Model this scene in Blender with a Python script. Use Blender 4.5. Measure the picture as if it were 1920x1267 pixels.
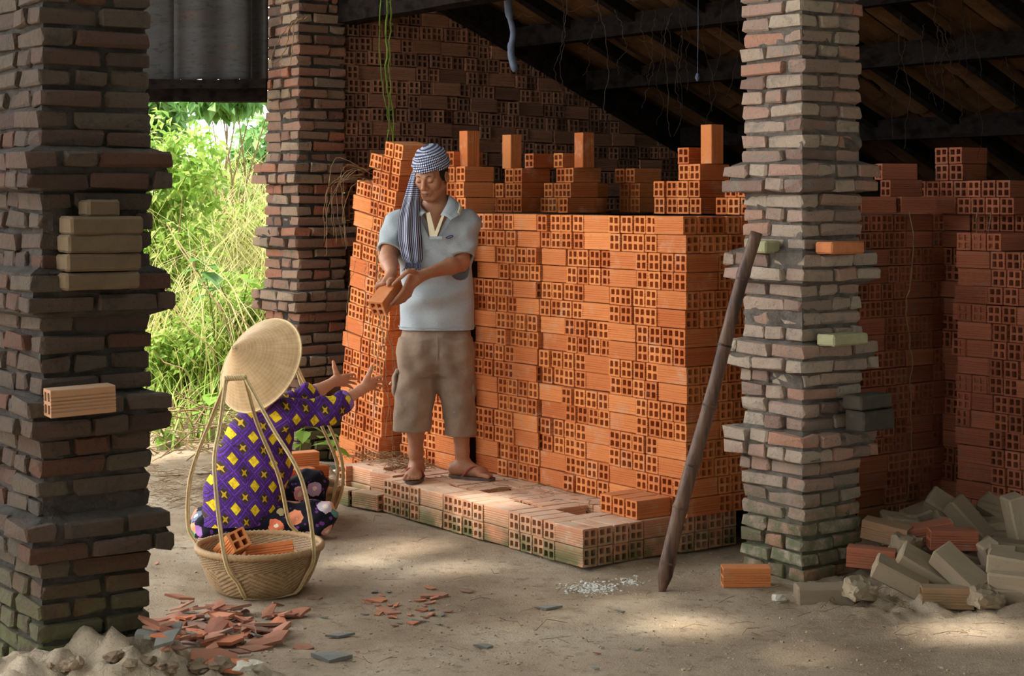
import bpy, bmesh, math, random
import numpy as np
from mathutils import Vector, Matrix, Euler

S = bpy.context.scene
COL = S.collection
for _o in list(bpy.data.objects):
    bpy.data.objects.remove(_o)
R = random.Random(7)

# ------------------------------------------------------------------ camera
CAMZ, FPX, HOR = 1.56, 3150.0, 373.0          # eye height, focal length in pixels, horizon row
cd = bpy.data.cameras.new('camera')
cam = bpy.data.objects.new('camera', cd)
COL.objects.link(cam)
cam.location = (0, 0, CAMZ)
cam.rotation_euler = (math.pi / 2, 0, 0)
cd.sensor_width = 36.0
cd.lens = 36.0 * FPX / 1920.0
cd.shift_y = -(633.5 - HOR) / 1920.0
cd.clip_end = 300
S.camera = cam

# ------------------------------------------------------------------ sky, sun, exposure
S.view_settings.view_transform = 'Standard'
S.view_settings.look = 'None'
S.view_settings.gamma = 1.0
S.view_settings.use_curve_mapping = False
S.view_settings.exposure = 0.55
SKY_STRENGTH = 3.3
SUN_STRENGTH = 6.5
wd = bpy.data.worlds.new('world'); S.world = wd
wd.use_nodes = True
_nt = wd.node_tree
_bg = _nt.nodes['Background']
_bg.inputs['Color'].default_value = (0.92, 0.97, 1.0, 1)
_bg.inputs['Strength'].default_value = SKY_STRENGTH
SUN_TO = Vector((-0.42, -0.22, 0.88)).normalized()       # direction towards the sun
sl = bpy.data.lights.new('sun', 'SUN'); sl.energy = SUN_STRENGTH; sl.angle = math.radians(2.6)
sl.color = (1.0, 0.95, 0.86)
sun = bpy.data.objects.new('sun', sl); COL.objects.link(sun)
sun.rotation_euler = SUN_TO.to_track_quat('Z', 'Y').to_euler()
sun.location = (-6, -3, 12)
try:
    S.cycles.max_bounces = 8; S.cycles.diffuse_bounces = 4; S.cycles.transparent_max_bounces = 8
    S.cycles.use_denoising = True
    S.cycles.sample_clamp_indirect = 6.0
except Exception:
    pass

# ------------------------------------------------------------------ helpers
def W(px, py, Y):
    """the point at depth Y metres seen at a photo pixel"""
    return Vector(((px - 960) / FPX * Y, Y, CAMZ - (py - HOR) / FPX * Y))
def G(px, py, z=0.0):
    """the point at height z seen at a photo pixel"""
    Y = FPX * (CAMZ - z) / (py - HOR)
    return Vector(((px - 960) / FPX * Y, Y, z))
AX, AY = 0.762, 7.34                                   # front corner of the tall stack
UL = Vector((-0.589, 0.808, 0)); UR = Vector((0.808, 0.589, 0))
YAW_L = math.atan2(UL.y, UL.x); YAW_R = math.atan2(UR.y, UR.x)
def AB(a, b, z=0.0):
    """kiln grid: a runs back-left, b runs back-right from the stack corner"""
    return Vector((AX + a * UL.x + b * UR.x, AY + a * UL.y + b * UR.y, z))

def tag(o, label=None, cat=None, group=None, kind=None):
    if label: o['label'] = label
    if cat: o['category'] = cat
    if group: o['group'] = group
    if kind: o['kind'] = kind
    return o
def link(name, me, mat=None, parent=None, loc=None, smooth=False):
    if mat is not None and len(me.materials) == 0:
        me.materials.append(mat)
    if smooth:
        me.polygons.foreach_set('use_smooth', [True] * len(me.polygons))
    o = bpy.data.objects.new(name, me)
    COL.objects.link(o)
    if parent is not None: o.parent = parent
    if loc is not None: o.location = loc
    return o
def empty(name, loc=(0, 0, 0), rz=0.0):
    o = bpy.data.objects.new(name, None); COL.objects.link(o)
    o.location = loc; o.rotation_euler = (0, 0, rz); o.empty_display_size = 0.1
    return o
def pym(name, v, f):
    me = bpy.data.meshes.new(name)
    me.from_pydata([tuple(x) for x in v], [], [tuple(x) for x in f]); me.update()
    return me
def attach(o, parent):
    """parent with the object's world placement kept (parents here are unrotated empties or meshes at the origin)"""
    o.parent = parent
    o.matrix_parent_inverse = Matrix.Translation(-Vector(parent.location))
    return o

class MB:
    """collects shapes into one mesh"""
    def __init__(s): s.v = []; s.f = []
    def add(s, v, f):
        n = len(s.v); s.v += [tuple(x) for x in v]; s.f += [tuple(i + n for i in q) for q in f]; return s
    def box(s, c, size, M=None, j=0.0):
        hx, hy, hz = size[0] / 2, size[1] / 2, size[2] / 2
        v = []
        for sx, sy, sz in ((-1,-1,-1),(1,-1,-1),(1,1,-1),(-1,1,-1),(-1,-1,1),(1,-1,1),(1,1,1),(-1,1,1)):
            p = Vector((sx * hx + R.uniform(-j, j), sy * hy + R.uniform(-j, j), sz * hz + R.uniform(-j, j)))
            if M is not None: p = M @ p
            v.append(p + Vector(c))
        return s.add(v, [(0,3,2,1),(4,5,6,7),(0,1,5,4),(1,2,6,5),(2,3,7,6),(3,0,4,7)])
    def tube(s, pts, rad, n=6, cap=True):
        pts = [Vector(p) for p in pts]
        if not hasattr(rad, '__len__'): rad = [rad] * len(pts)
        v = []; f = []
        up = Vector((0.13, 0.21, 1)).normalized()
        for i, p in enumerate(pts):
            t = (pts[min(i + 1, len(pts) - 1)] - pts[max(i - 1, 0)])
            t = t.normalized() if t.length > 1e-9 else Vector((0, 0, 1))
            x = up.cross(t)
            if x.length < 1e-3: x = Vector((1, 0, 0)).cross(t)
            x.normalize(); y = t.cross(x); up = y.cross(x) * -1 if False else up
            for k in range(n):
                a = 2 * math.pi * k / n
                v.append(p + (x * math.cos(a) + y * math.sin(a)) * rad[i])
        for i in range(len(pts) - 1):
            for k in range(n):
                k2 = (k + 1) % n
                f.append((i * n + k, i * n + k2, (i + 1) * n + k2, (i + 1) * n + k))
        if cap:
            f.append(tuple(range(n - 1, -1, -1))); m = (len(pts) - 1) * n; f.append(tuple(range(m, m + n)))
        return s.add(v, f)
    def mesh(s, name): return pym(name, s.v, s.f)
    def build(s, name, mat, parent=None, smooth=False, loc=None):
        return link(name, s.mesh(name), mat, parent, loc, smooth)
def spline(pts, n=8):
    """Catmull-Rom through the points"""
    P = [Vector(p) for p in pts]; out = []
    P = [P[0] * 2 - P[1]] + P + [P[-1] * 2 - P[-2]]
    for i in range(1, len(P) - 2):
        for k in range(n):
            t = k / n
            out.append(0.5 * ((2 * P[i]) + (P[i+1] - P[i-1]) * t + (2*P[i-1] - 5*P[i] + 4*P[i+1] - P[i+2]) * t*t + (3*P[i] - P[i-1] - 3*P[i+1] + P[i+2]) * t**3))
    out.append(P[-2]); return out

# ------------------------------------------------------------------ materials
def srgb(r, g, b):
    def c(x):
        x /= 255.0
        return x / 12.92 if x <= 0.04045 else ((x + 0.055) / 1.055) ** 2.4
    return (c(r), c(g), c(b), 1.0)
class NT:
    def __init__(s, name, rough=0.85, spec=0.25):
        s.m = bpy.data.materials.new(name); s.m.use_nodes = True
        s.t = s.m.node_tree; s.b = s.t.nodes['Principled BSDF']
        s.b.inputs['Roughness'].default_value = rough
        s.b.inputs['Specular IOR Level'].default_value = spec
        s._co = None
    def n(s, typ, **kw):
        nd = s.t.nodes.new(typ)
        for k, v in kw.items(): setattr(nd, k, v)
        return nd
    def l(s, a, b): s.t.links.new(a, b)
    def val(s, x):
        nd = s.n('ShaderNodeValue'); nd.outputs[0].default_value = x; return nd.outputs[0]
    def coords(s, kind='Object', scale=(1, 1, 1), rnd=True):
        tc = s.n('ShaderNodeTexCoord'); out = tc.outputs[kind]
        if rnd:
            oi = s.n('ShaderNodeObjectInfo')
            m = s.n('ShaderNodeVectorMath', operation='MULTIPLY_ADD')
            cb = s.n('ShaderNodeCombineXYZ')
            for i in range(3): s.l(oi.outputs['Random'], cb.inputs[i])
            s.l(cb.outputs[0], m.inputs[0]); m.inputs[1].default_value = (13.1, 7.7, 21.3); s.l(out, m.inputs[2]); out = m.outputs[0]
        if tuple(scale) != (1, 1, 1):
            m = s.n('ShaderNodeVectorMath', operation='MULTIPLY'); s.l(out, m.inputs[0]); m.inputs[1].default_value = scale; out = m.outputs[0]
        return out
    def noise(s, scale, detail=4, rough=0.6, co=None):
        nd = s.n('ShaderNodeTexNoise'); nd.inputs['Scale'].default_value = scale
        nd.inputs['Detail'].default_value = detail; nd.inputs['Roughness'].default_value = rough
        if co is not None: s.l(co, nd.inputs['Vector'])
        return nd.outputs['Fac']
    def ramp(s, fac, stops):
        nd = s.n('ShaderNodeValToRGB'); e = nd.color_ramp.elements
        while len(e) < len(stops): e.new(0.5)
        for el, (p, c) in zip(e, stops):
            el.position = p; el.color = c if len(c) == 4 else (*c, 1)
        s.l(fac, nd.inputs[0]); return nd.outputs[0]
    def step(s, fac, a, b):
        nd = s.n('ShaderNodeMapRange'); nd.interpolation_type = 'SMOOTHSTEP'
        s.l(fac, nd.inputs[0]); nd.inputs[1].default_value = a; nd.inputs[2].default_value = b; return nd.outputs[0]
    def math(s, op, a, b=None, c=None):
        nd = s.n('ShaderNodeMath', operation=op)
        for i, x in enumerate((a, b, c)):
            if x is None: continue
            if isinstance(x, (int, float)): nd.inputs[i].default_value = x
            else: s.l(x, nd.inputs[i])
        return nd.outputs[0]
    def mix(s, fac, a, b, blend='MIX'):
        nd = s.n('ShaderNodeMix', data_type='RGBA', blend_type=blend)
        for sock, x in ((nd.inputs['Factor'], fac), (nd.inputs[6], a), (nd.inputs[7], b)):
            if isinstance(x, (int, float)): sock.default_value = x
            elif isinstance(x, tuple): sock.default_value = x
            else: s.l(x, sock)
        return nd.outputs[2]
    def color(s, c):
        if isinstance(c, tuple): s.b.inputs['Base Color'].default_value = c
        else: s.l(c, s.b.inputs['Base Color'])
        return s
    def bump(s, h, strength=0.3, dist=0.01):
        nd = s.n('ShaderNodeBump'); nd.inputs['Strength'].default_value = strength; nd.inputs['Distance'].default_value = dist
        s.l(h, nd.inputs['Height']); s.l(nd.outputs[0], s.b.inputs['Normal']); return s
    def rand(s):
        """per-object random plus a per-piece attribute for joined pieces"""
        oi = s.n('ShaderNodeObjectInfo'); at = s.n('ShaderNodeAttribute'); at.attribute_name = 'rnd'
        a = s.math('ADD', oi.outputs['Random'], at.outputs['Fac'])
        return s.math('FRACT', a)
    def worldz(s):
        g = s.n('ShaderNodeNewGeometry'); x = s.n('ShaderNodeSeparateXYZ'); s.l(g.outputs['Position'], x.inputs[0]); return x.outputs[2]
    def nz(s):
        g = s.n('ShaderNodeNewGeometry'); x = s.n('ShaderNodeSeparateXYZ'); s.l(g.outputs['Normal'], x.inputs[0]); return x.outputs[2]

def simple(name, c, rough=0.8, spec=0.25, var=0.12, scale=30.0, bump=0.0):
    t = NT(name, rough, spec); co = t.coords()
    n = t.noise(scale, 5, 0.65, co)
    d = tuple(x * (1 - var) for x in c[:3]) + (1,); u = tuple(min(1, x * (1 + var)) for x in c[:3]) + (1,)
    t.color(t.ramp(n, [(0.3, d), (0.7, u)]))
    if bump: t.bump(n, bump, 0.005)
    return t.m

def hollow_mat(name, lo, hi, dust, dust_amt=0.5, moss=0.0, speck=0.25):
    t = NT(name, 0.9, 0.15); co = t.coords()
    base = t.ramp(t.rand(), [(0.0, lo), (0.45, tuple((x + y) / 2 for x, y in zip(lo, hi))), (1.0, hi)])
    n1 = t.noise(9.0, 5, 0.65, co); n2 = t.noise(70.0, 4, 0.6, co)
    c = t.mix(t.step(n1, 0.52, 0.75), base, dust)
    c = t.mix(t.math('MULTIPLY', t.step(n2, 0.55, 0.72), speck), c, tuple(x * 0.55 for x in lo[:3]) + (1,))
    up = t.math('MULTIPLY', t.step(t.nz(), 0.6, 0.95), t.math('MULTIPLY', t.step(n1, 0.2, 0.6), dust_amt))
    c = t.mix(up, c, dust)
    if moss:
        z = t.worldz(); g = t.noise(6.0, 5, 0.6, co)
        k = t.math('MULTIPLY', t.step(z, 0.17, 0.0), t.math('MULTIPLY', t.step(g, 0.3, 0.6), moss))
        c = t.mix(k, c, srgb(96, 98, 62))
    t.color(c).bump(n2, 0.25, 0.003)
    return t.m
M = {}
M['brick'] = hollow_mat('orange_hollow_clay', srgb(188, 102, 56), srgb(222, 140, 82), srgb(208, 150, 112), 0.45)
M['platform'] = hollow_mat('dusty_hollow_clay', srgb(194, 132, 98), srgb(216, 162, 126), srgb(218, 190, 164), 0.9, 0.95)
M['oldbrick'] = hollow_mat('sooty_hollow_clay', srgb(112, 80, 64), srgb(164, 116, 90), srgb(118, 100, 86), 0.3, 0, 0.5)
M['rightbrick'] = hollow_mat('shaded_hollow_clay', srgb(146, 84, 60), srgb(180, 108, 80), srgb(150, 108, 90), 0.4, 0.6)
M['pale'] = hollow_mat('weathered_hollow_clay', srgb(142, 106, 80), srgb(162, 122, 92), srgb(148, 130, 106), 0.5, 0.5)
M['mud'] = hollow_mat('unfired_mud_brick', srgb(136, 118, 96), srgb(162, 142, 116), srgb(142, 128, 108), 0.4, 0.0)
M['black'] = hollow_mat('blackened_brick', srgb(70, 64, 56), srgb(92, 84, 72), srgb(96, 92, 80), 0.4, 0.0)

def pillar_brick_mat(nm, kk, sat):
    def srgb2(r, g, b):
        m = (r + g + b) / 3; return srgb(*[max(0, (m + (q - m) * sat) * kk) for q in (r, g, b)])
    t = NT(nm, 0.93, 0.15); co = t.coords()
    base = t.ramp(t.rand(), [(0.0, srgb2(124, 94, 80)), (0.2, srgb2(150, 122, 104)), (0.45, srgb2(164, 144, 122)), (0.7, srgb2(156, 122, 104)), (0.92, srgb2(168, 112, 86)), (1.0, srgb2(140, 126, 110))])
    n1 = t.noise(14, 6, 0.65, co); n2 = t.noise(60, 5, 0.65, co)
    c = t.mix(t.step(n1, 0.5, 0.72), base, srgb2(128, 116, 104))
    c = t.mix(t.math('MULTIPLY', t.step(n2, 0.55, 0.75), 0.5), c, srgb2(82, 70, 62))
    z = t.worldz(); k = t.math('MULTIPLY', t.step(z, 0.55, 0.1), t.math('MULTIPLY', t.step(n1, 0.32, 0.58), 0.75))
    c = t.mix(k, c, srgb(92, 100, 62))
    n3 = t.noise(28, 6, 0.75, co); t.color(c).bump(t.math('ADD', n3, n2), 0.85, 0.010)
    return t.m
M['pillar'] = pillar_brick_mat('old_fired_brick', 1.14, .78); M['pillar_dark'] = pillar_brick_mat('dark_old_brick', .50, 1.0); M['pillar_rear'] = pillar_brick_mat('rear_old_brick', .84, 1.15)  # left and rear pillars have their shade mixed into the brick colour
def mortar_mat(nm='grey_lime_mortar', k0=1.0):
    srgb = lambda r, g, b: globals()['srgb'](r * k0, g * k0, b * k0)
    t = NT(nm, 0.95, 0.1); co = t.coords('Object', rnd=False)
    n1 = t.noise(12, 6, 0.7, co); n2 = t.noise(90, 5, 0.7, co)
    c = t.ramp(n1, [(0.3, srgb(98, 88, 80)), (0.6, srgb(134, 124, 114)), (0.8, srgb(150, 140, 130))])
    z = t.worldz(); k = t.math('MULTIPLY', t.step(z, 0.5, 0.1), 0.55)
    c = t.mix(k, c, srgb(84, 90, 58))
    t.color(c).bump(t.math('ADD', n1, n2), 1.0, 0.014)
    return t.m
M['mortar'] = mortar_mat(); M['mortar_dark'] = mortar_mat('sooty_mortar', .6)  # second one is a darker copy, pillar shade put into its colour
def wood_mat(name, a, b, stretch=(2, 2, 14), rough=0.75, spec=0.3):
    t = NT(name, rough, spec); co = t.coords('Object', stretch)
    n = t.noise(4, 6, 0.65, co); n2 = t.noise(1.3, 3, 0.5, co)
    t.color(t.mix(t.step(n2, 0.45, 0.7), t.ramp(n, [(0.3, a), (0.7, b)]), tuple(x * 0.6 for x in a[:3]) + (1,))).bump(n, 0.4, 0.004)
    return t.m
M['beam'] = wood_mat('dark_old_timber', srgb(22, 18, 16), srgb(36, 30, 27), (14, 2, 14), .95, .04)
M['pole'] = wood_mat('brown_bamboo_pole', srgb(74, 50, 40), srgb(128, 96, 76), (16, 16, 2), 0.5)
M['cane'] = simple('split_rattan', srgb(212, 184, 134), 0.55, 0.35, 0.18, 60)
M['root'] = simple('dark_root', srgb(52, 42, 34), 0.9, 0.1, 0.3, 20)
M['dry'] = simple('dry_vine', srgb(138, 114, 84), 0.9, 0.1, 0.3, 20)
M['green'] = simple('green_vine', srgb(92, 112, 40), 0.8, 0.2, 0.3, 20)
def ground_mat():
    t = NT('packed_dusty_earth', 0.97, 0.08); co = t.coords('Object', rnd=False)
    n1 = t.noise(1.3, 6, 0.6, co); n2 = t.noise(14, 6, 0.7, co); n3 = t.noise(120, 4, 0.7, co)
    c = t.ramp(n1, [(0.32, srgb(140, 120, 98)), (0.5, srgb(168, 148, 124)), (0.68, srgb(192, 174, 150))])
    c = t.mix(t.math('MULTIPLY', t.step(n2, 0.5, 0.7), 0.55), c, srgb(104, 88, 70))
    c = t.mix(t.math('MULTIPLY', t.step(n3, 0.58, 0.7), 0.6), c, srgb(206, 194, 172))
    c = t.mix(t.math('MULTIPLY', t.step(n3, 0.42, 0.3), 0.5), c, srgb(84, 72, 58))
    vo = t.n('ShaderNodeTexVoronoi', feature='DISTANCE_TO_EDGE'); vo.inputs['Scale'].default_value = 3.2
    wv = t.n('ShaderNodeVectorMath', operation='ADD'); t.l(co, wv.inputs[0])
    nz = t.n('ShaderNodeTexNoise'); nz.inputs['Scale'].default_value = 5; t.l(co, nz.inputs['Vector']); t.l(nz.outputs['Color'], wv.inputs[1])
    t.l(wv.outputs[0], vo.inputs['Vector'])
    crack = t.math('MULTIPLY', t.step(vo.outputs[0], 0.012, 0.0), t.step(n1, 0.42, 0.6))
    c = t.mix(t.math('MULTIPLY', crack, 0.22), c, srgb(84, 72, 58))
    h = t.math('ADD', t.math('MULTIPLY', n2, 0.6), t.math('SUBTRACT', n3, t.math('MULTIPLY', crack, .35)))
    t.color(c).bump(h, 0.7, 0.012)
    return t.m
M['ground'] = ground_mat()
M['shard'] = None
def shard_mat():
    t = NT('broken_terracotta', 0.9, 0.15); co = t.coords()
    base = t.ramp(t.rand(), [(0, srgb(150, 92, 72)), (0.3, srgb(172, 112, 86)), (0.5, srgb(140, 110, 96)), (0.75, srgb(184, 124, 98)), (0.9, srgb(206, 116, 74)), (1, srgb(160, 150, 136))])
    n = t.noise(25, 5, 0.65, co)
    t.color(t.mix(t.step(n, 0.48, 0.75), base, srgb(158, 140, 122))).bump(n, 0.4, 0.003)
    return t.m
M['shard'] = shard_mat()
def leaf_mat(name, a, b, c, trans=0.45):
    t = NT(name, 0.5, 0.3)
    at = t.n('ShaderNodeAttribute'); at.attribute_name = 'rnd'
    col = t.ramp(at.outputs['Fac'], [(0, a), (0.5, b), (1, c)])
    t.color(col)
    tr = t.n('ShaderNodeBsdfTranslucent'); t.l(col, tr.inputs['Color'])
    mx = t.n('ShaderNodeMixShader'); mx.inputs[0].default_value = trans
    t.l(t.b.outputs[0], mx.inputs[1]); t.l(tr.outputs[0], mx.inputs[2])
    t.l(mx.outputs[0], t.t.nodes['Material Output'].inputs['Surface'])
    return t.m
M['leaf'] = leaf_mat('bright_leaf', srgb(112, 152, 56), srgb(152, 184, 84), srgb(200, 210, 122))
M['leafd'] = leaf_mat('dark_leaf', srgb(84, 128, 66), srgb(112, 152, 84), srgb(150, 180, 110))
M['leafy'] = leaf_mat('straw_grass', srgb(176, 180, 100), srgb(214, 204, 140), srgb(228, 216, 170))
M['canopy'] = leaf_mat('tree_leaf', srgb(40, 64, 24), srgb(60, 88, 32), srgb(84, 112, 44), 0.12)
# ------------------------------------------------------------------ ground
def hnoise(x, y, s, seed=0):
    """smooth value noise on arrays"""
    x = np.asarray(x, float) * s + seed * 17.3; y = np.asarray(y, float) * s + seed * 9.1
    xi = np.floor(x).astype(int); yi = np.floor(y).astype(int); fx = x - xi; fy = y - yi
    fx = fx * fx * (3 - 2 * fx); fy = fy * fy * (3 - 2 * fy)
    def h(i, j):
        n = (i * 374761393 + j * 668265263 + seed * 1274126177) & 0xffffffff
        n = ((n ^ (n >> 13)) * 1274126177) & 0xffffffff
        return ((n ^ (n >> 16)) & 0xffff) / 65535.0
    return (h(xi, yi) * (1 - fx) + h(xi + 1, yi) * fx) * (1 - fy) + (h(xi, yi + 1) * (1 - fx) + h(xi + 1, yi + 1) * fx) * fy
MOUNDS = [(-1.28, 4.98, 0.30, 0.13), (-1.02, 5.02, 0.26, 0.10), (-1.60, 4.86, 0.34, 0.15), (-0.80, 5.10, 0.22, 0.06), (-1.10, 5.32, 0.26, 0.05),
          (2.20, 7.05, 0.5, 0.05), (1.55, 6.62, 0.35, 0.03), (2.0, 6.45, 0.3, 0.03), (-1.15, 9.3, 0.5, 0.04)]
def ground_z(x, y):
    x = np.asarray(x, float); y = np.asarray(y, float)
    z = (hnoise(x, y, 1.1, 3) - 0.5) * 0.03 + (hnoise(x, y, 5, 5) - 0.5) * 0.014
    rough = np.zeros_like(z)
    for mx, my, mr, mh in MOUNDS:
        g = np.exp(-((x - mx) ** 2 + (y - my) ** 2) / (mr * mr))
        z = z + mh * g; rough = np.maximum(rough, g)
    z = z + rough * ((hnoise(x, y, 13, 8) - 0.5) * 0.085 + (hnoise(x, y, 29, 9) - 0.5) * 0.06 + (hnoise(x, y, 47, 11) - 0.5) * 0.03)
    # the bank that climbs beyond the opening at the left
    t = np.clip((-(x) * 0.55 + (y - 10.3)) / 3.0 - 0.35, 0, 1)
    d = np.clip((y - 10.2) / 1.0, 0, 1) * np.clip((-0.55 - x) / 0.8, 0, 1)
    z = z + d * np.clip((y - 10.2) * 0.34, 0, 1.5)
    return z
def gz(x, y): return float(ground_z(np.array([x]), np.array([y]))[0])
def grid_mesh(name, x0, x1, y0, y1, step, hole=None):
    xs = np.arange(x0, x1 + 1e-6, step); ys = np.arange(y0, y1 + 1e-6, step)
    X, Y = np.meshgrid(xs, ys, indexing='ij'); Z = ground_z(X, Y)
    v = np.stack([X, Y, Z], -1).reshape(-1, 3)
    n, m = len(xs), len(ys)
    i, j = np.meshgrid(np.arange(n - 1), np.arange(m - 1), indexing='ij')
    a = (i * m + j).ravel(); f = np.stack([a, a + m, a + m + 1, a + 1], -1)
    return v, f
def npmesh(name, v, f, smooth=True):
    me = bpy.data.meshes.new(name)
    me.from_pydata(np.asarray(v, float).tolist(), [], np.asarray(f).tolist())
    me.update()
    if smooth: me.polygons.foreach_set('use_smooth', [True] * len(me.polygons))
    return me
v1, f1 = grid_mesh('g', -2.46, 3.66, 3.94, 9.46, 0.02)
me = npmesh('floor', v1, f1)
fl = link('floor', me, M['ground']); tag(fl, 'packed grey-brown earth yard with dust and scattered grit', None, None, 'structure')
big = MB()
def gquad(x0, x1, y0, y1, st=0.4):
    vv, ff = grid_mesh('g', x0, x1, y0, y1, st); big.add([tuple(p) for p in vv], [tuple(q) for q in ff])
gquad(-14, -2.4, -8, 22, 0.4); gquad(-2.4, 12, 9.4, 22, 0.4); gquad(3.6, 12, -8, 9.4, 0.4); gquad(-2.4, 3.6, -8, 4.0, 0.4)
o = big.build('floor_outer', M['ground'], fl, smooth=True)

# ------------------------------------------------------------------ brick pillars
def solid_brick_mesh(L=0.2, D=0.095, H=0.049, seed=0, wear=0.004):
    rr = random.Random(seed)
    v = []; hx, hy, hz = L / 2, D / 2, H / 2; c = 0.006
    idx = {}
    for sx in (-1, 1):
        for sy in (-1, 1):
            for sz in (-1, 1):
                for ax in range(3):
                    p = [sx * hx, sy * hy, sz * hz]
                    for q in range(3):
                        if q != ax: p[q] -= (sx, sy, sz)[q] * c * rr.uniform(0.5, 1.9)
                        p[q] += rr.uniform(-wear, wear)
                    idx[(sx, sy, sz, ax)] = len(v); v.append(p)
    me = bpy.data.meshes.new('brick'); bm = bmesh.new()
    for p in v: bm.verts.new(p)
    bmesh.ops.convex_hull(bm, input=bm.verts)
    bm.to_mesh(me); bm.free()
    return me
SOLID = {}
def solid(L, k, mt='pillar'):
    key = (round(L, 3), k, mt)
    if key not in SOLID:
        SOLID[key] = solid_brick_mesh(L, 0.095, 0.049, int(L * 1000) * 7 + k, 0.0058)
        SOLID[key].materials.append(M[mt])
    return SOLID[key]
PITCH = 0.061
def pillar(name, corner_ab, nc, label, bands, zoff=0.0, side=0.36, skip=(), mt='pillar', side_a=None):
    side_a = side_a or side
    a0, b0 = corner_ab                      # the front-most corner; the pillar runs +a and +b from it
    root = empty(name, AB(a0, b0, 0)); tag(root, label, 'pillar', None, 'structure')
    # mortar core, rough, slightly behind the brick faces
    ns, nh = 9, int(nc * PITCH / 0.02)
    v = []; f = []
    ring = []
    for (s0, s1) in (((0, 0), (1, 0)), ((1, 0), (1, 1)), ((1, 1), (0, 1)), ((0, 1), (0, 0))):
        for k in range(ns): ring.append((s0[0] + (s1[0] - s0[0]) * k / ns, s0[1] + (s1[1] - s0[1]) * k / ns))
    m = len(ring)
    for h in range(nh + 1):
        z = h * nc * PITCH / nh
        for i, (s, t) in enumerate(ring):
            ii = int(((z - zoff) / PITCH)) ; out = 0.05 if ii in bands else 0.0
            r = 0.019 + 0.012 * (R.random() - 0.5) - 0.050 * max(0, hnoise(i * 0.37, z * 7.0, 1.0, len(name) + nc) - 0.70)
            lo, hi = r - out, side - r + out; ha = side_a - r + out
            p = AB(a0 + lo + (ha - lo) * s, b0 + lo + (hi - lo) * t, z) - Vector(root.location)
            v.append(p)
    for h in range(nh):
        for i in range(m):
            f.append((h * m + i, h * m + (i + 1) % m, (h + 1) * m + (i + 1) % m, (h + 1) * m + i))
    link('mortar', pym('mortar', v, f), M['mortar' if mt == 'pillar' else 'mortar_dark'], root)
    for i in range(nc):
        z = zoff + (i + 0.5) * PITCH
        out = 0.052 if i in bands else 0.0
        S_ = side + 2 * out; SA_ = side_a + 2 * out
        first = 0.2 + R.uniform(-.015, .015)
        def put(face, s0, L, along):
            if L < 0.05: return
            Lq = max(0.06, round((L - 0.012) / 0.02) * 0.02)
            me = solid(Lq, R.randrange(3), mt)
            jit = R.uniform(-0.011, 0.008) - (R.random() < 0.14) * R.uniform(0.0, 0.016)
            inn = 0.0475 - out - jit
            if along == 'b': p = AB(a0 + inn, b0 - out + s0 + L / 2, z); yaw = YAW_R
            else: p = AB(a0 - out + s0 + L / 2, b0 + inn, z); yaw = YAW_L
            o = link('brick', me, None, root, p - Vector(root.location) + Vector((0, 0, R.uniform(-.002, .002))))
            o.rotation_euler = (R.uniform(-.02, .02), R.uniform(-.018, .018), yaw + R.uniform(-.03, .03))
        even = i % 2 == 0
        def run(along, start, end, L0):
            s = start; L = L0
            while end - s > 0.055:
                L = min(L, end - s)
                if end - s - L < 0.055: L = end - s
                if (name, i, along) not in skip: put(None, s, L, along)
                s += L; L = R.choice((0.2, 0.105, 0.2))
        if even:
            run('b', 0.0, S_, first); run('a', 0.105, SA_, R.choice((0.2, 0.115)))
        else:
            run('a', 0.0, SA_, first); run('b', 0.105, S_, R.choice((0.2, 0.115)))
    return root
BANDS = {i + k for i in (8, 14, 20, 26) for k in (0, 1)}
pil_r = pillar('brick_pillar', (-0.682, 0.013), 42, 'tall weathered brick pillar with stepped ledges beside the leaning bamboo pole', BANDS)
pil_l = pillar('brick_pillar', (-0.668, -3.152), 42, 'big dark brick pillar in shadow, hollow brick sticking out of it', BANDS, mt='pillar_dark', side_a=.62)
pil_m = pillar('brick_pillar', (2.93, -0.31), 46, 'rear brick pillar rising behind the conical hat, beside green bushes', BANDS, 0.06, side=.32, side_a=.41, mt='pillar_rear')

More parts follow.
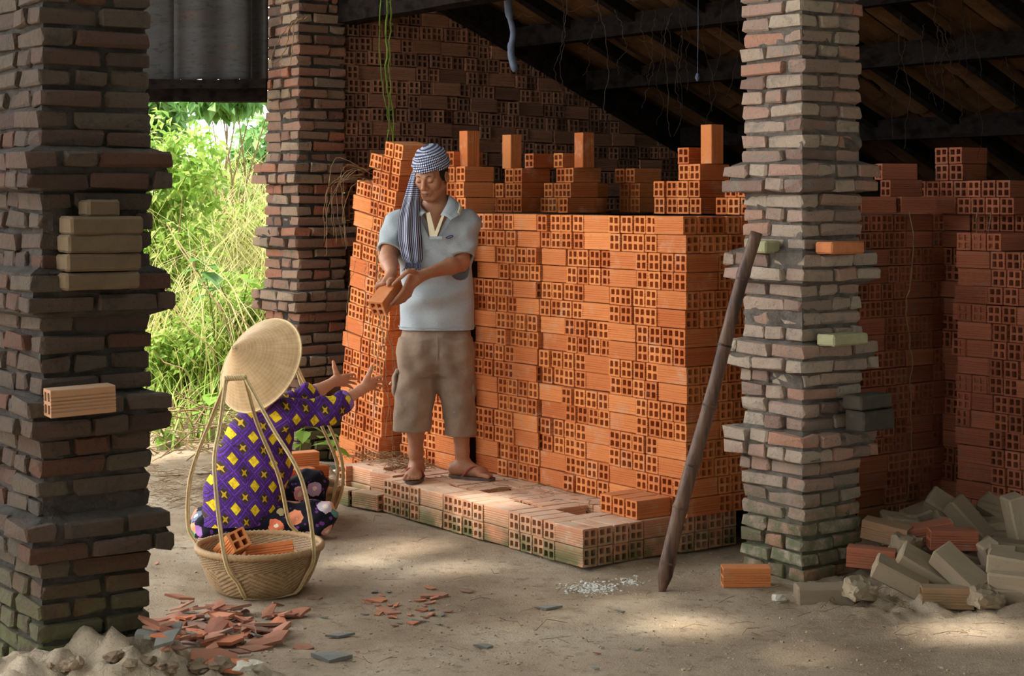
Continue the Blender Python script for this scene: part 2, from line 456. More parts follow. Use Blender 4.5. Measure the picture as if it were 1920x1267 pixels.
# ------------------------------------------------------------------ hollow bricks
BL, BW, BH = 0.19, 0.0795, 0.0795
HP, CP = 0.0855, 0.0825                       # header pitch, course pitch
def hollow_mesh(seed=0, broken=False):
    rr = random.Random(seed)
    hx, hw, hh = BL / 2, BW / 2, BH / 2
    prof = []
    ys = [-0.6, -0.34, -0.08, 0.18, 0.44]
    gd, gw = 0.0026, 0.0028
    c = 0.003
    def side(sg):
        pts = [(sg * hw, -hh + c)]
        for t in ys:
            z = t * hh
            pts += [(sg * hw, z - gw), (sg * (hw - gd), z - gw * .4), (sg * (hw - gd), z + gw * .4), (sg * hw, z + gw)]
        pts.append((sg * hw, hh - c)); return pts
    prof = side(1) + [(hw - c, hh), (-hw + c, hh)] + side(-1)[::-1] + [(-hw + c, -hh), (hw - c, -hh)]
    me = bpy.data.meshes.new('hollow_brick'); bm = bmesh.new()
    rings = []
    for sx in (-1, 1):
        rings.append([bm.verts.new((sx * hx, y, z)) for (y, z) in prof])
    n = len(prof)
    for i in range(n):
        j = (i + 1) % n
        bm.faces.new((rings[0][i], rings[0][j], rings[1][j], rings[1][i]))
    for e, sx in enumerate((-1, 1)):
        edges = [bm.edges.get((rings[e][i], rings[e][(i + 1) % n])) for i in range(n)]
        holes = []
        for cy in (-1, 1):
            for cz in (-1, 1):
                w = 0.0115 + rr.uniform(-.001, .001); h = 0.0128 + rr.uniform(-.001, .001)
                oy, oz = cy * 0.0175 + rr.uniform(-.001, .001), cz * 0.0180 + rr.uniform(-.001, .001)
                k = 0.003
                loop = [bm.verts.new((sx * hx, oy + y, oz + z)) for (y, z) in ((-w, -h), (w, -h), (w, h - k), (w - k, h), (-w + k, h), (-w, h - k))]
                back = [bm.verts.new((sx * (hx - 0.075), v.co.y, v.co.z)) for v in loop]
                m = len(loop)
                for i in range(m):
                    edges.append(bm.edges.new((loop[i], loop[(i + 1) % m])))
                holes.append((loop, back))
        r = bmesh.ops.triangle_fill(bm, edges=edges, use_beauty=True, use_dissolve=False)
        for loop, back in holes:
            m = len(loop)
            for i in range(m):
                bm.faces.new((loop[i], loop[(i + 1) % m], back[(i + 1) % m], back[i]))
            bm.faces.new(back)
    bmesh.ops.recalc_face_normals(bm, faces=bm.faces)
    for v in bm.verts: v.co += Vector((rr.uniform(-.0007, .0007), rr.uniform(-.0007, .0007), rr.uniform(-.0007, .0007)))
    if broken:
        for v in bm.verts:
            d = (v.co - Vector((hx, hw, hh))).length
            if d < 0.03: v.co += (Vector((0, 0, 0)) - v.co).normalized() * (0.03 - d) * 0.8
    bm.to_mesh(me); bm.free()
    return me
HBM = [hollow_mesh(s, False) for s in range(4)]
HV = []
for _m in HBM:
    vv = np.empty(len(_m.vertices) * 3, np.float32); _m.vertices.foreach_get('co', vv)
    HV.append((vv.reshape(-1, 3), [tuple(p.vertices) for p in _m.polygons]))
_hbcache = {}
def hbm(k, mat):
    key = (k, mat)
    if key not in _hbcache:
        m = HBM[k].copy(); m.materials.clear(); m.materials.append(M[mat]); _hbcache[key] = m
    return _hbcache[key]
def shown(m):
    """rough size in the picture of the larger side a stacked brick turns to the yard"""
    c = m.translation; px = 960 + FPX * c.x / c.y; py = HOR + FPX * (CAMZ - c.z) / c.y; s = FPX / c.y
    if px < 0 or px > 1920 or py > 1267: return 0.0
    if 1400 < px < 1615 or (757 < px < 880 and 290 < py < 800) or (px < 275): return 0.0
    ex = (m.to_3x3() @ Vector((1, 0, 0))).normalized(); v = Vector((c.x, c.y, 0)).normalized(); best = 0.0
    along_a = abs(ex.dot(UL)) > .7
    fa = -UR if (c - AB(0, 0, 0)).dot(UL) > 0.0 and not (c - AB(0, 0, 0)).dot(UR) > .3 else -UL
    if (c - AB(0, 0, 0)).dot(UL) < -.3: fa = -UR
    L = BL if abs(ex.dot(fa)) < .5 else BW
    return L * BH * s * s * abs(fa.dot(v))
HB = []                                        # every loose hollow brick waits here
def hb(p, yaw, mat='brick', label=None, group=None, pitch=0.0, roll=0.0, keep=False, pri=0.0, pre=None):
    mtx = Matrix.Translation(Vector(p)) @ Matrix.Rotation(yaw, 4, 'Z') @ Matrix.Rotation(pitch, 4, 'Y') @ Matrix.Rotation(roll, 4, 'X')
    if pre is not None: mtx = pre @ mtx
    HB.append(dict(m=mtx, mat=mat, label=label, group=group, keep=keep, d=-shown(mtx)))
def ordn(n): return {1: 'first', 2: 'second', 3: 'third', 4: 'fourth', 5: 'fifth', 6: 'sixth', 7: 'seventh', 8: 'eighth', 9: 'ninth', 10: 'tenth', 11: 'eleventh', 12: 'twelfth', 13: 'thirteenth', 14: 'fourteenth', 15: 'fifteenth', 16: 'sixteenth'}.get(n, str(n) + 'th')
def J(a): return R.uniform(-a, a)

def run_face(along, s0, off, z0, ncourse, nblock, odd_first, mat, lab, group, inward, jit=0.009, pre=None, pri=0.0, top=None, cnt0=0, keepcnt=None, yaw_add=0.0, cmin=0, edge='the corner'):
    """courses of basket-weave blocks: one stretcher and four headers per block, changing sides every two courses.
    along: 'a' or 'b', the direction the face runs in; inward: sign of the depth axis"""
    for i in range(cmin, ncourse):
        n = cnt0
        z = z0 + (i + 0.5) * CP + J(0.0015)
        flip = ((i // 2) % 2 == 0) == odd_first
        for blk in range(nblock):
            s = s0 + blk * 0.545
            items = ['S', 'H', 'H', 'H', 'H'] if flip else ['H', 'H', 'H', 'H', 'S']
            shift = J(0.012)
            for it in items:
                L = 0.19 if it == 'S' else 0.0795
                d = (BW if it == 'S' else BL) / 2 + J(jit) * 0.6 + (R.random() < 0.12) * J(0.014) + shift
                sc = s + L / 2
                n += 1
                if top is None or not top(i, sc):
                    if along == 'a': p = AB(sc, off + inward * d, z); yaw = YAW_L if it == 'S' else YAW_R
                    else: p = AB(off + inward * d, sc, z); yaw = YAW_R if it == 'S' else YAW_L
                    what = 'lengthwise' if it == 'S' else 'end-on'
                    label = f'{"orange" if mat == "brick" else "dim"} hollow brick {what}, {ordn(n)} from {edge}, {ordn(i + 1)} course up, {lab}'
                    hb(p, yaw + J(0.025) + yaw_add, mat, label, group, J(0.006), J(0.006), pre=pre, pri=pri)
                s += L + (0.0045 if it == 'S' else HP - 0.0795) + R.uniform(-.001, .002)
NC = 16
ZP = 2 * CP                                    # top of the low platform
GT = 'hollow bricks of the tall front stack'
def corner_block():
    for i in range(NC):
        z = ZP + (i + 0.5) * CP
        typ = 2 if (i // 2) % 2 == 0 else 1
        if typ == 2:
            for k in range(4):
                hb(AB(0.04 + k * HP + J(.002), 0.095 + J(.006), z), YAW_R + J(.02), 'brick', f'orange hollow brick end-on, {ordn(k+1)} from the corner, {ordn(i+1)} course up, bright face of stack', GT)
            hb(AB(4 * HP + 0.095, 0.04 + J(.006), z), YAW_L + J(.02), 'brick', f'orange hollow brick lengthwise, fifth from the corner, {ordn(i+1)} course up, bright face of stack', GT)
            for k in range(4):
                if i >= 14 and k > 2: continue
                hb(AB(0.095 + J(.006), 0.195 + 0.04 + k * HP, z), YAW_L + J(.02), 'brick', f'hollow brick end-on, {ordn(k+2)} from the corner, {ordn(i+1)} course up, shaded stack face', GT)
        else:
            for k in range(4):
                if k == 0: lb = f'orange hollow brick lengthwise at the stack corner, {ordn(i+1)} course up, bright face of stack'
                else: lb = f'hollow brick end-on, {ordn(k+1)} from the corner, {ordn(i+1)} course up, shaded stack face'
                hb(AB(0.095 + J(.006) + (0.02 if i == 15 else 0), 0.04 + k * HP, z), YAW_L + J(.02), 'brick', lb, GT)
            for k in range(4):
                hb(AB(0.195 + 0.04 + k * HP, 0.095 + J(.006), z), YAW_R + J(.02), 'brick', f'orange hollow brick end-on, {ordn(k+2)} from the corner, {ordn(i+1)} course up, bright face of stack', GT)
            hb(AB(0.04 + J(.006), 4 * HP + 0.095, z), YAW_R + J(.02), 'brick', f'hollow brick lengthwise, fifth from the corner, {ordn(i+1)} course up, shaded stack face', GT)
corner_block()
# bright left face, further blocks
run_face('a', 0.545, 0.018, ZP, NC, 1, False, 'brick', 'bright face of stack', GT, 1, cnt0=5)
run_face('a', 1.095, 0.012, ZP, NC, 1, False, 'brick', 'bright face of stack', GT, 1, cnt0=10)
run_face('a', 1.635, -0.10, ZP, NC - 1, 1, True, 'brick', 'face behind the man', GT, 1, cnt0=15, pri=0.3)
# shaded right face, further blocks
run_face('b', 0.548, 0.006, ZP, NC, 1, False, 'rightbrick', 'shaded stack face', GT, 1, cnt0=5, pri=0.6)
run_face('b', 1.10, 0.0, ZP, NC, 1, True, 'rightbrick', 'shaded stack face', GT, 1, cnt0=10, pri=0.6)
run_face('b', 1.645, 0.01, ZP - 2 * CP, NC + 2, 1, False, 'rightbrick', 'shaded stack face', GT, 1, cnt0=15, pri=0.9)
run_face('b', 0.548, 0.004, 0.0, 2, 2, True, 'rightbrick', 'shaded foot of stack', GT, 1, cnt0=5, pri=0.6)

# stack that leans to the right against the back wall
LEAN = AB(2.10, -0.20, 0.0)
axis_v = UR.copy()
pre = Matrix.Translation(LEAN) @ Matrix.Rotation(math.radians(-7.5), 4, axis_v) @ Matrix.Translation(-LEAN)
def bend(z): return Matrix.Translation(LEAN) @ Matrix.Rotation(math.radians(5.0 + 2.6 * z), 4, axis_v) @ Matrix.Translation(-LEAN)
for i in range(22):
    z = 0.02 + (i + 0.5) * CP
    flip = (i // 2) % 2 == 0
    s = 2.25 + J(0.006); n = 0
    items = (['H', 'H', 'H', 'H', 'S'] if flip else ['S', 'H', 'H', 'H', 'H'])[::-1] + (['H', 'H'] if (i % 4) < 2 else ['S'])
    items = ['H', 'H', 'H'] + (['S'] if flip else ['H', 'H'])
    if i >= 19: items = items[:3] if i < 21 else items[1:3]
    if i >= 17: s += 0.06
    for it in items:
        L = 0.19 if it == 'S' else 0.0795; n += 1
        hb(AB(s + L / 2, -0.20 + (BW if it == 'S' else BL) / 2 + J(.008), z), (YAW_L if it == 'S' else YAW_R) + J(.03), 'brick',
           f'orange hollow brick laid {"lengthwise" if it == "S" else "end-on"}, {ordn(n)} from its right edge, {ordn(i+1)} course up, leaning stack', 'hollow bricks of the leaning stack', J(.012), J(.012), pre=bend(z), pri=0.0)
        s += L + 0.0055

# second stack at the far right
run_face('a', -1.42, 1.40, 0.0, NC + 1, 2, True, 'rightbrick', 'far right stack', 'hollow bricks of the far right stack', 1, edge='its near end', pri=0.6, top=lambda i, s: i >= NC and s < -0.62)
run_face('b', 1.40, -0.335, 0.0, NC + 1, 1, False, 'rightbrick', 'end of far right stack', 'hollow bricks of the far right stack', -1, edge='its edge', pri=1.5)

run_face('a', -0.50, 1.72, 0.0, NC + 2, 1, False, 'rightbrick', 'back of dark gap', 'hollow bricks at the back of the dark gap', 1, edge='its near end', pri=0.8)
# low platform under the man's feet
GP = 'hollow bricks of the low platform'
PB = -0.52
def plat(c):
    z = (c + 0.5) * CP
    nm = 'top' if c else 'bottom'
    s = 0.075; n = 0
    for blk in range(3):
        for it in ['S', 'H', 'H', 'H', 'H']:
            L = 0.19 if it == 'S' else 0.0795; n += 1
            if s + L > 1.72: break
            if it == 'S' and n == 1:
                for k in range(4):
                    hb(AB(s + 0.095, PB + 0.04 + k * HP, z), YAW_L + J(.02), 'platform',
                       f'dusty hollow brick with mossy end, {ordn(k+1)} from the platform corner, {nm} course, shaded side' if k else f'dusty hollow brick lengthwise on the platform corner, {nm} course', GP, keep=True)
            else:
                hb(AB(s + L / 2, PB + (BW if it == 'S' else BL) / 2 + J(.006), z), (YAW_L if it == 'S' else YAW_R) + J(.03), 'platform',
                   f'dusty hollow brick {"lengthwise" if it == "S" else "end-on"}, {ordn(n)} from the platform corner, {nm} course, front row', GP, keep=True)
                if it == 'S' and c: hb(AB(s + L / 2, PB + 0.04 + HP, z), YAW_L + J(.02), 'platform', f'dusty hollow brick behind the front row of the platform, beside the {ordn(n)} from its corner', GP)
            s += L + (0.0045 if it == 'S' else 0.0055)
    # side that faces right, and the step in front of the stack
    b = PB + 4 * HP + 0.002; k = 4
    for it in ('S',):
        k += 1
        hb(AB(0.075 + 0.04, b + 0.095, z), YAW_R + J(.02), 'platform', f'dusty ribbed hollow brick, fifth from the platform corner, {nm} course, shaded side', GP, keep=True)
        b += 0.195
    for q in range(4):
        hb(AB(0.06 + 0.095, b + 0.04 + q * HP, z), YAW_L + J(.02), 'platform', f'mossy hollow brick end-on under the tall stack, {ordn(q+6)} from the platform corner, {nm} course', GP)
plat(0); plat(1)
n = 0
for r, bb in enumerate((PB + 0.195 + 0.095, )):
    s = 0.27
    while s < 2.2:
        n += 1
        if not (0.30 < s < 0.50 or 1.00 < s < 1.12 or 1.83 < s < 1.95):
            hb(AB(s + 0.04, bb + J(.006), 1.5 * CP + J(.002)), YAW_R + J(.03), 'platform', f'dusty hollow brick lying flat in the middle of the platform, {ordn(n)} from its right end', GP)
        else:
            hb(AB(s + 0.04, bb + J(.006), 0.5 * CP), YAW_R, 'platform', f'sunken hollow brick seen in a gap of the platform top, {ordn(n)} from its right end', GP)
        s += HP
for row in range(2):
    s = 0.30; n = 0
    while s < 2.2:
        n += 1
        hb(AB(s + 0.095, PB + 0.39 + 0.042 + row * HP, 1.5 * CP + J(.002)), YAW_L + J(.02), 'platform', f'dusty hollow brick lying along the {"middle" if row == 0 else "back"} of the platform, {ordn(n)} from its right end', GP)
        s += 0.195
# ragged left end of the platform
for q, (s, b, c, yw, it) in enumerate(((1.73, -0.44, 1, 0.10, 'S'), (1.93, -0.43, 1, 0.02, 'S'), (2.12, -0.47, 1, 0.0, 'H'), (1.73, -0.44, 0, 0, 'S'), (1.93, -0.44, 0, 0, 'S'), (2.12, -0.47, 0, 0.0, 'H'),
                                     (1.70, -0.56, 0, 0.2, 'S'), (1.90, -0.60, 0, 0.1, 'S'))):
    L = BL if it == 'S' else BW
    hb(AB(s + L / 2, b + (BW if it == 'S' else BL) / 2, (c + 0.5) * CP), (YAW_L if it == 'S' else YAW_R) + yw, 'platform', f'dusty hollow brick at the ragged left platform end, {ordn(q+1)} from the top right', GP, keep=True)
# three clean bricks resting on the platform in front of the stack
for k in range(3):
    hb(AB(0.135 + k * 0.088, -0.105 + J(.004), ZP + 0.5 * CP), YAW_R + J(.03), 'brick', f'clean orange hollow brick on the platform at the stack foot, {ordn(k+1)} from the pole', 'clean bricks on the platform', keep=True)

# upper tiers standing on the tall stack
ZT = ZP + NC * CP
TC = {}
LEVW = ('lowest', 'second', 'third', 'fourth', 'top')
def tnum(key):
    TC[key] = TC.get(key, 0) + 1; return ordn(TC[key])
def tier(a, b, n, lev, name, k0=0, up=False, lengthways=False, jit=0.01):
    for k in range(n):
        nn = tnum((name, lev, up))
        z = ZT + (lev + 0.5) * CP
        if up:
            hb(AB(a + k * 0.09, b, ZT + lev * CP + BL / 2), YAW_R + J(.05), 'brick', f'hollow brick standing upright on the {name}', 'upright bricks on the upper tiers', pitch=math.pi / 2, keep=True)
        elif lengthways:
            hb(AB(a + k * 0.195, b, z), YAW_L + J(.03), 'brick', f'hollow brick lying crosswise in the {LEVW[lev]} row of the {name}, {ordn(k+1+k0)} from its right', 'bricks of the upper tiers', keep=True)
        else:
            hb(AB(a + k * HP, b + 0.095 + J(jit), z), YAW_R + J(.04), 'brick', f'hollow brick, {nn} in the {LEVW[lev]} row of the {name}', 'bricks of the upper tiers', keep=True)
T3 = 'upper pile left of the pillar'
tier(0.60, 0.60, 4, 0, T3); tier(0.61, 0.60, 4, 1, T3); tier(0.62, 0.62, 2, 2, T3); tier(0.72, 0.63, 1, 3, T3); tier(0.58, 0.69, 1, 3, T3, up=True)
T4 = 'upper pile half hidden by the pillar'
tier(0.22, 0.58, 3, 0, T4); tier(0.25, 0.58, 2, 1, T4); tier(0.05, 0.62, 2, 2, T4); tier(0.05, 0.60, 1, 3, T4); tier(0.02, 0.60, 2, 0, T4, 3)
T2 = 'middle upper pile with tall upright brick'
tier(1.70, 0.70, 4, 0, T2); tier(1.74, 0.70, 3, 1, T2); tier(1.78, 0.74, 2, 2, T2); tier(1.88, 0.74, 1, 3, T2); tier(1.72, 0.80, 1, 3, T2, up=True)
tier(1.60, 0.56, 1, 0, T2, 4)
T2b = 'dim pile behind the middle one'
tier(1.72, 1.16, 2, 0, T2b); tier(1.72, 1.16, 2, 1, T2b); tier(1.74, 1.14, 2, 2, T2b)
T1 = 'upper pile right of the checked cloth'
tier(2.06, 0.60, 4, 0, T1); tier(2.06, 0.60, 4, 1, T1); tier(2.08, 0.62, 2, 2, T1); tier(2.05, 0.66, 1, 3, T1); tier(2.20, 0.66, 1, 3, T1, up=True)
tier(2.0, 0.98, 2, 0, T1, 4); tier(2.0, 0.98, 2, 1, T1, 4)
T0 = 'upper pile directly above the grey shirt'
for lev in range(3): tier(1.84, 0.06, 2, lev, T0)
tier(1.97, 0.08, 1, 3, T0); tier(1.90, 0.16, 1, 3, T0, up=True)
# upper rows at the right of the pillar
T5 = 'dim upper pile by the pillar'
def tier_r(a, b, n, lev, k0=0, cross=False):
    for k in range(n):
        z = ZT + (lev - 1 + 0.5) * CP
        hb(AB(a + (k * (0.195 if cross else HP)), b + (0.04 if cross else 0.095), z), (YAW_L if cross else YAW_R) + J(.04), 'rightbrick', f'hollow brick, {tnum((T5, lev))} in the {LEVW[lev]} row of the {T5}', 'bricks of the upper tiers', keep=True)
tier_r(-0.42, 1.66, 7, 1); tier_r(-0.40, 1.66, 7, 2); tier_r(-0.10, 1.68, 2, 3); tier_r(-0.10, 1.68, 2, 4); 
for q, (px, py, Y) in enumerate(((1716, 384, 8.15), (1690, 353, 8.2), (1680, 322, 8.3), (1756, 384, 8.25), (1640, 384, 8.1))):
    hb(W(px, py, Y), YAW_R - 0.3 + J(.1), 'rightbrick', f'ribbed hollow brick lying askew above the shaded face, {ordn(q+1)} of the loose ones', 'bricks of the upper tiers', keep=True)
# tumbled bricks between the leaning stack and the man's head
for q, (px, py, Y, yw, pt, rl) in enumerate(((744, 346, 9.2, 0.9, 0.35, 0.3), (776, 322, 9.25, 0.8, -0.5, 0.2), (752, 370, 9.15, 0.75, 0.3, -0.3), (760, 300, 9.4, 0.5, -0.3, 0.1), (742, 396, 9.1, 1.0, 0.15, 0.1), (790, 346, 9.3, 0.9, -0.2, 0.5), (728, 305, 9.45, 0.6, .12, .12), (770, 395, 9.2, .7, .1, -.2))):
    hb(W(px, py, Y), yw, 'brick', f'tumbled hollow brick tilted on top of the leaning stack, {ordn(q+1)} of the loose ones', 'tumbled bricks beside the leaning stack', pt, rl, keep=True)

# dark fill inside the piles, so that no daylight passes between bricks
core = MB()
def abox(a0, a1, b0, b1, z0, z1):
    c = AB((a0 + a1) / 2, (b0 + b1) / 2, (z0 + z1) / 2)
    core.box(c, (a1 - a0, b1 - b0, z1 - z0), Matrix.Rotation(YAW_L, 3, 'Z') @ Matrix.Scale(-1, 3, (0, 1, 0)))
abox(0.22, 1.62, 0.215, 1.15, ZP, ZT - 0.004); abox(0.215, 1.5, 0.22, 1.9, ZP, ZT - 0.004); abox(1.5, 2.5, 0.13, 1.15, ZP, ZT - 0.006)
abox(0.10, 2.2, -0.30, 0.35, 0.0, CP * 0.9); abox(2.2, 2.6, 0.15, 0.5, 0, 1.3)
abox(-1.4, -0.34, 1.62, 2.2, 0.0, ZP + (NC - 2) * CP); abox(-0.48, 0.4, 1.93, 2.2, 0.0, ZT - .005); abox(0.1, .6, 1.8, 2.2, 0, ZT - .005)

# ------------------------------------------------------------------ back wall of old hollow bricks
wall = empty('wall_back', AB(2.94, 0.0, 0)); tag(wall, 'sooty back wall of dry-laid hollow bricks stepping down under the roof', None, None, 'structure')
WB = []
WL = Vector(wall.location)
nrow = 36
for i in range(nrow):
    z = 0.02 + (i + 0.5) * CP
    bmax = 1.215 + (2.63 - z) / 0.43 + 0.03
    bmax = min(bmax, 3.5)
    s = 0.02 + J(0.02); st = R.random()
    run = 0
    while s < bmax:
        if i % 2 == 0: it = 'H' if R.random() < 0.94 else 'S'
        else:
            it = 'S' if run >= 2 else 'H'
            run = 0 if it == 'S' else run + 1
            if R.random() < 0.08: it = 'S'
        L = BL if it == 'S' else BW
        sag = 0.016 * math.sin(s * 2.1 + 0.6) + J(.003)
        p = AB(2.96 + (BW if it == 'S' else BL) / 2 + J(.010) + (R.random() < .06) * R.uniform(0, .03), s + L / 2, z + sag)
        WB.append((p, (YAW_R if it == 'S' else YAW_L) + J(.035), J(.012), J(.015), s))
        s += L + R.uniform(.003, .010)
def wb_show(w):
    p = w[0]; px = 960 + FPX * p.x / p.y; py = HOR + FPX * (CAMZ - p.z) / p.y
    return 640 < px < 1260 and 5 < py < 330
front = sorted([w for w in WB if wb_show(w)], key=lambda w: w[0].y)
rest = [w for w in WB if not wb_show(w)] + front[300:]
for w in front[:300]:
    o = link('brick', hbm(R.randrange(4), 'oldbrick'), None, wall, w[0] - WL); o.rotation_euler = (w[3], w[2], w[1])
def join_bricks(name, mtxs, mat, parent=None, off=Vector((0, 0, 0))):
    V = []; F = []; RN = []; n = 0
    for m in mtxs:
        k = R.randrange(4); vv, ff = HV[k]
        A = np.array(m)
        w = vv @ A[:3, :3].T + A[:3, 3] - np.array(off)
        V.append(w); F += [tuple(i + n for i in q) for q in ff]; n += len(vv); RN += [R.random()] * len(vv)
    me = bpy.data.meshes.new(name); me.from_pydata(np.concatenate(V).tolist(), [], F); me.update()
    at = me.attributes.new('rnd', 'FLOAT', 'POINT'); at.data.foreach_set('value', RN)
    return link(name, me, M[mat], parent)
mt = [Matrix.Translation(w[0]) @ Matrix.Rotation(w[1], 4, 'Z') @ Matrix.Rotation(w[2], 4, 'Y') @ Matrix.Rotation(w[3], 4, 'X') for w in rest]
o = join_bricks('brick_courses', mt, 'oldbrick', wall, WL); o['kind'] = 'stuff'

bk = MB(); bk.add([AB(3.14, 0.16, 0) - WL, AB(3.14, 3.4, 0) - WL, AB(3.14, 3.4, 1.66) - WL, AB(3.14, 1.215, 2.60) - WL, AB(3.14, 0.16, 2.85) - WL, AB(3.20, 0.16, 0) - WL, AB(3.20, 3.4, 0) - WL, AB(3.20, 3.4, 1.66) - WL, AB(3.20, 1.215, 2.60) - WL, AB(3.20, 0.16, 2.85) - WL], [(0, 1, 2, 3, 4), (9, 8, 7, 6, 5)] + [(i, 5 + i, 5 + (i + 1) % 5, (i + 1) % 5) for i in range(5)])
bk.build('backing', M['oldbrick'], wall)  # slab added behind the bricks to stop daylight slits
# ------------------------------------------------------------------ roof: timbers, battens, barrel tiles
def roof_z(b): return 3.17 - 0.43 * b
roof = empty('ceiling', AB(0, 1, 2.5)); tag(roof, 'dark underside of the tiled kiln roof with timber rafters', None, None, 'structure')
RO = Vector(roof.location)
def beam(name, p, q, w, h, mat, parent, off, sag=0.0, n=6):
    """a timber with softly uneven edges between two points"""
    p, q = Vector(p), Vector(q); d = (q - p).normalized(); sx = d.cross(Vector((0, 0, 1))).normalized(); sz = sx.cross(d)
    v = []; f = []
    for i in range(n + 1):
        t = i / n; c = p.lerp(q, t) - Vector((0, 0, sag * math.sin(math.pi * t)))
        for a, b in ((-1, -1), (1, -1), (1, 1), (-1, 1)):
            v.append(c + sx * a * (w / 2 + J(.004)) + sz * b * (h / 2 + J(.004)) - off)
    for i in range(n):
        for k in range(4):
            f.append((i * 4 + k, i * 4 + (k + 1) % 4, i * 4 + 4 + (k + 1) % 4, i * 4 + 4 + k))
    f += [(3, 2, 1, 0), (n * 4, n * 4 + 1, n * 4 + 2, n * 4 + 3)]
    return link(name, pym(name, v, f), M[mat], parent)
for b, z in ((1.2, 2.55), (1.75, 2.31), (2.55, 1.97), (3.35, 1.62)):
    o = beam('purlin', AB(-3.2, b, z), AB(3.2, b, z), 0.10, 0.12, 'beam', roof, RO, 0.01)
for k in range(11):
    a = -2.9 + k * 0.58
    beam('rafter', AB(a, -0.25, roof_z(-0.25) - 0.07), AB(a, 3.6, roof_z(3.6) - 0.07), 0.06, 0.075, 'beam', roof, RO, 0.015)
beam('rafter', AB(2.88, 0.6, roof_z(0.6) - 0.12), AB(2.88, 3.4, roof_z(3.4) - 0.12), 0.09, 0.16, 'beam', roof, RO, 0.0)
M['tile'] = simple('roof_tile_clay', srgb(90, 62, 38), 0.9, 0.15, 0.35, 8, 0.2)
def tile_mesh(n=5):
    v = []; f = []
    for e in (0, 1):
        for lay in (0, 1):
            for k in range(n + 1):
                t = -1 + 2 * k / n
                v.append((t * 0.095, (e - 0.5) * 0.26, -0.035 * (1 - t * t) + lay * 0.012))
    m = n + 1
    for k in range(n):
        f.append((k, k + 1, 2 * m + k + 1, 2 * m + k)); f.append((m + k + 1, m + k, 3 * m + k, 3 * m + k + 1))
        f.append((k + 1, k, m + k, m + k + 1)); f.append((2 * m + k, 2 * m + k + 1, 3 * m + k + 1, 3 * m + k))
    return pym('tile', v, f)
tm = tile_mesh(); tm.materials.append(M['tile'])
slope = math.atan(0.43)
tiles = []
rows = int(4.1 / 0.2)
for r in range(rows):
    b = -0.3 + r * 0.2
    for k in range(32):
        a = -3.1 + k * 0.2 + J(.01)
        tiles.append((a, b + J(.012), r))
TR = Matrix.Rotation(YAW_R - math.pi / 2, 4, 'Z') @ Matrix.Rotation(-slope, 4, 'X')
near = [t for t in tiles if 1.9 < t[1] < 3.6 and -1.8 < t[0] < 2.4][:300]
ns = set(id(t) for t in near)
for t in near:
    o = link('tile', tm, None, roof, AB(t[0], t[1], roof_z(t[1]) + 0.035 + (t[2] % 2) * 0.004 + J(.006)) - RO)
    o.rotation_euler = (Matrix.Rotation(J(.04), 4, 'Z') @ TR @ Matrix.Rotation(J(.05), 4, 'Y') @ Matrix.Rotation(-0.06, 4, 'X')).to_euler()
tb = MB(); tv = [v.co.copy() for v in tm.vertices]; tf = [tuple(p.vertices) for p in tm.polygons]
for t in tiles:
    if id(t) in ns: continue
    mm = Matrix.Translation(AB(t[0], t[1], roof_z(t[1]) + 0.035 + (t[2] % 2) * 0.004) - RO) @ TR
    tb.add([mm @ v for v in tv], tf)
o = tb.build('tile_rows', M['tile'], roof); o['kind'] = 'stuff'
# boards over the tiles keep the kiln dark (old weathered underlay)
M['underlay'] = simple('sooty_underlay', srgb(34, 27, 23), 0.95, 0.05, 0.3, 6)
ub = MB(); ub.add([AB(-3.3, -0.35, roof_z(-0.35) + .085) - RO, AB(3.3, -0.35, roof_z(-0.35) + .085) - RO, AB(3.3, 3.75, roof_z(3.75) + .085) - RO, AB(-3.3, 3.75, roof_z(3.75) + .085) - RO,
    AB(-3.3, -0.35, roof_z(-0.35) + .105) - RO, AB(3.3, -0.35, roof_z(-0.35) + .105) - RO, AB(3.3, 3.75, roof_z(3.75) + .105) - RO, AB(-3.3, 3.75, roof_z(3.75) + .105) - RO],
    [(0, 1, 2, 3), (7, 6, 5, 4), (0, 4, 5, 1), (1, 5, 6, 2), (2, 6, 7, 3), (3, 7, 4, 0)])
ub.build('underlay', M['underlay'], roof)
o = beam('trim_1', AB(3.0, 0.02, 2.66), AB(-1.2, 0.06, 2.66), 0.14, 0.17, 'beam', None, Vector((0, 0, 0)), 0.0, 10)
tag(o, 'heavy dark timber beam from the rear pillar towards the front pillar', None, None, 'structure')
# kiln side and far walls, dim blockwork
def block_wall(name, p, q, z0, z1, label, th=0.12):
    root = empty(name, p); tag(root, label, None, None, 'structure')
    p, q = Vector(p), Vector(q); L = (q - p).length; yaw = math.atan2((q - p).y, (q - p).x)
    body = MB(); body.box((p + q) / 2 + Vector((0, 0, (z0 + z1) / 2)) - p, (L, th * 0.8, z1 - z0), Matrix.Rotation(yaw, 3, 'Z')); body.build('mortar', M['mortar'], root)
    bmesh_ = MB(); bmesh_.box((0, 0, 0), (0.38, th, 0.17), None, 0.006); me = bmesh_.mesh('block'); me.materials.append(M['oldbrick'])
    nz_ = int((z1 - z0) / 0.19); nx = int(L / 0.4)
    for i in range(nz_):
        for k in range(nx):
            o = link('block', me, None, root, Matrix.Rotation(yaw, 3, 'Z') @ Vector((0.2 + k * 0.4 + (i % 2) * 0.1, 0, 0)) + Vector((0, 0, z0 + 0.1 + i * 0.19)))
            o.rotation_euler = (0, 0, yaw)
block_wall('wall_right', AB(3.2, 3.55, 0), AB(-3.2, 3.55, 0), 0, 1.62, 'dim low wall of old blocks under the far eave')

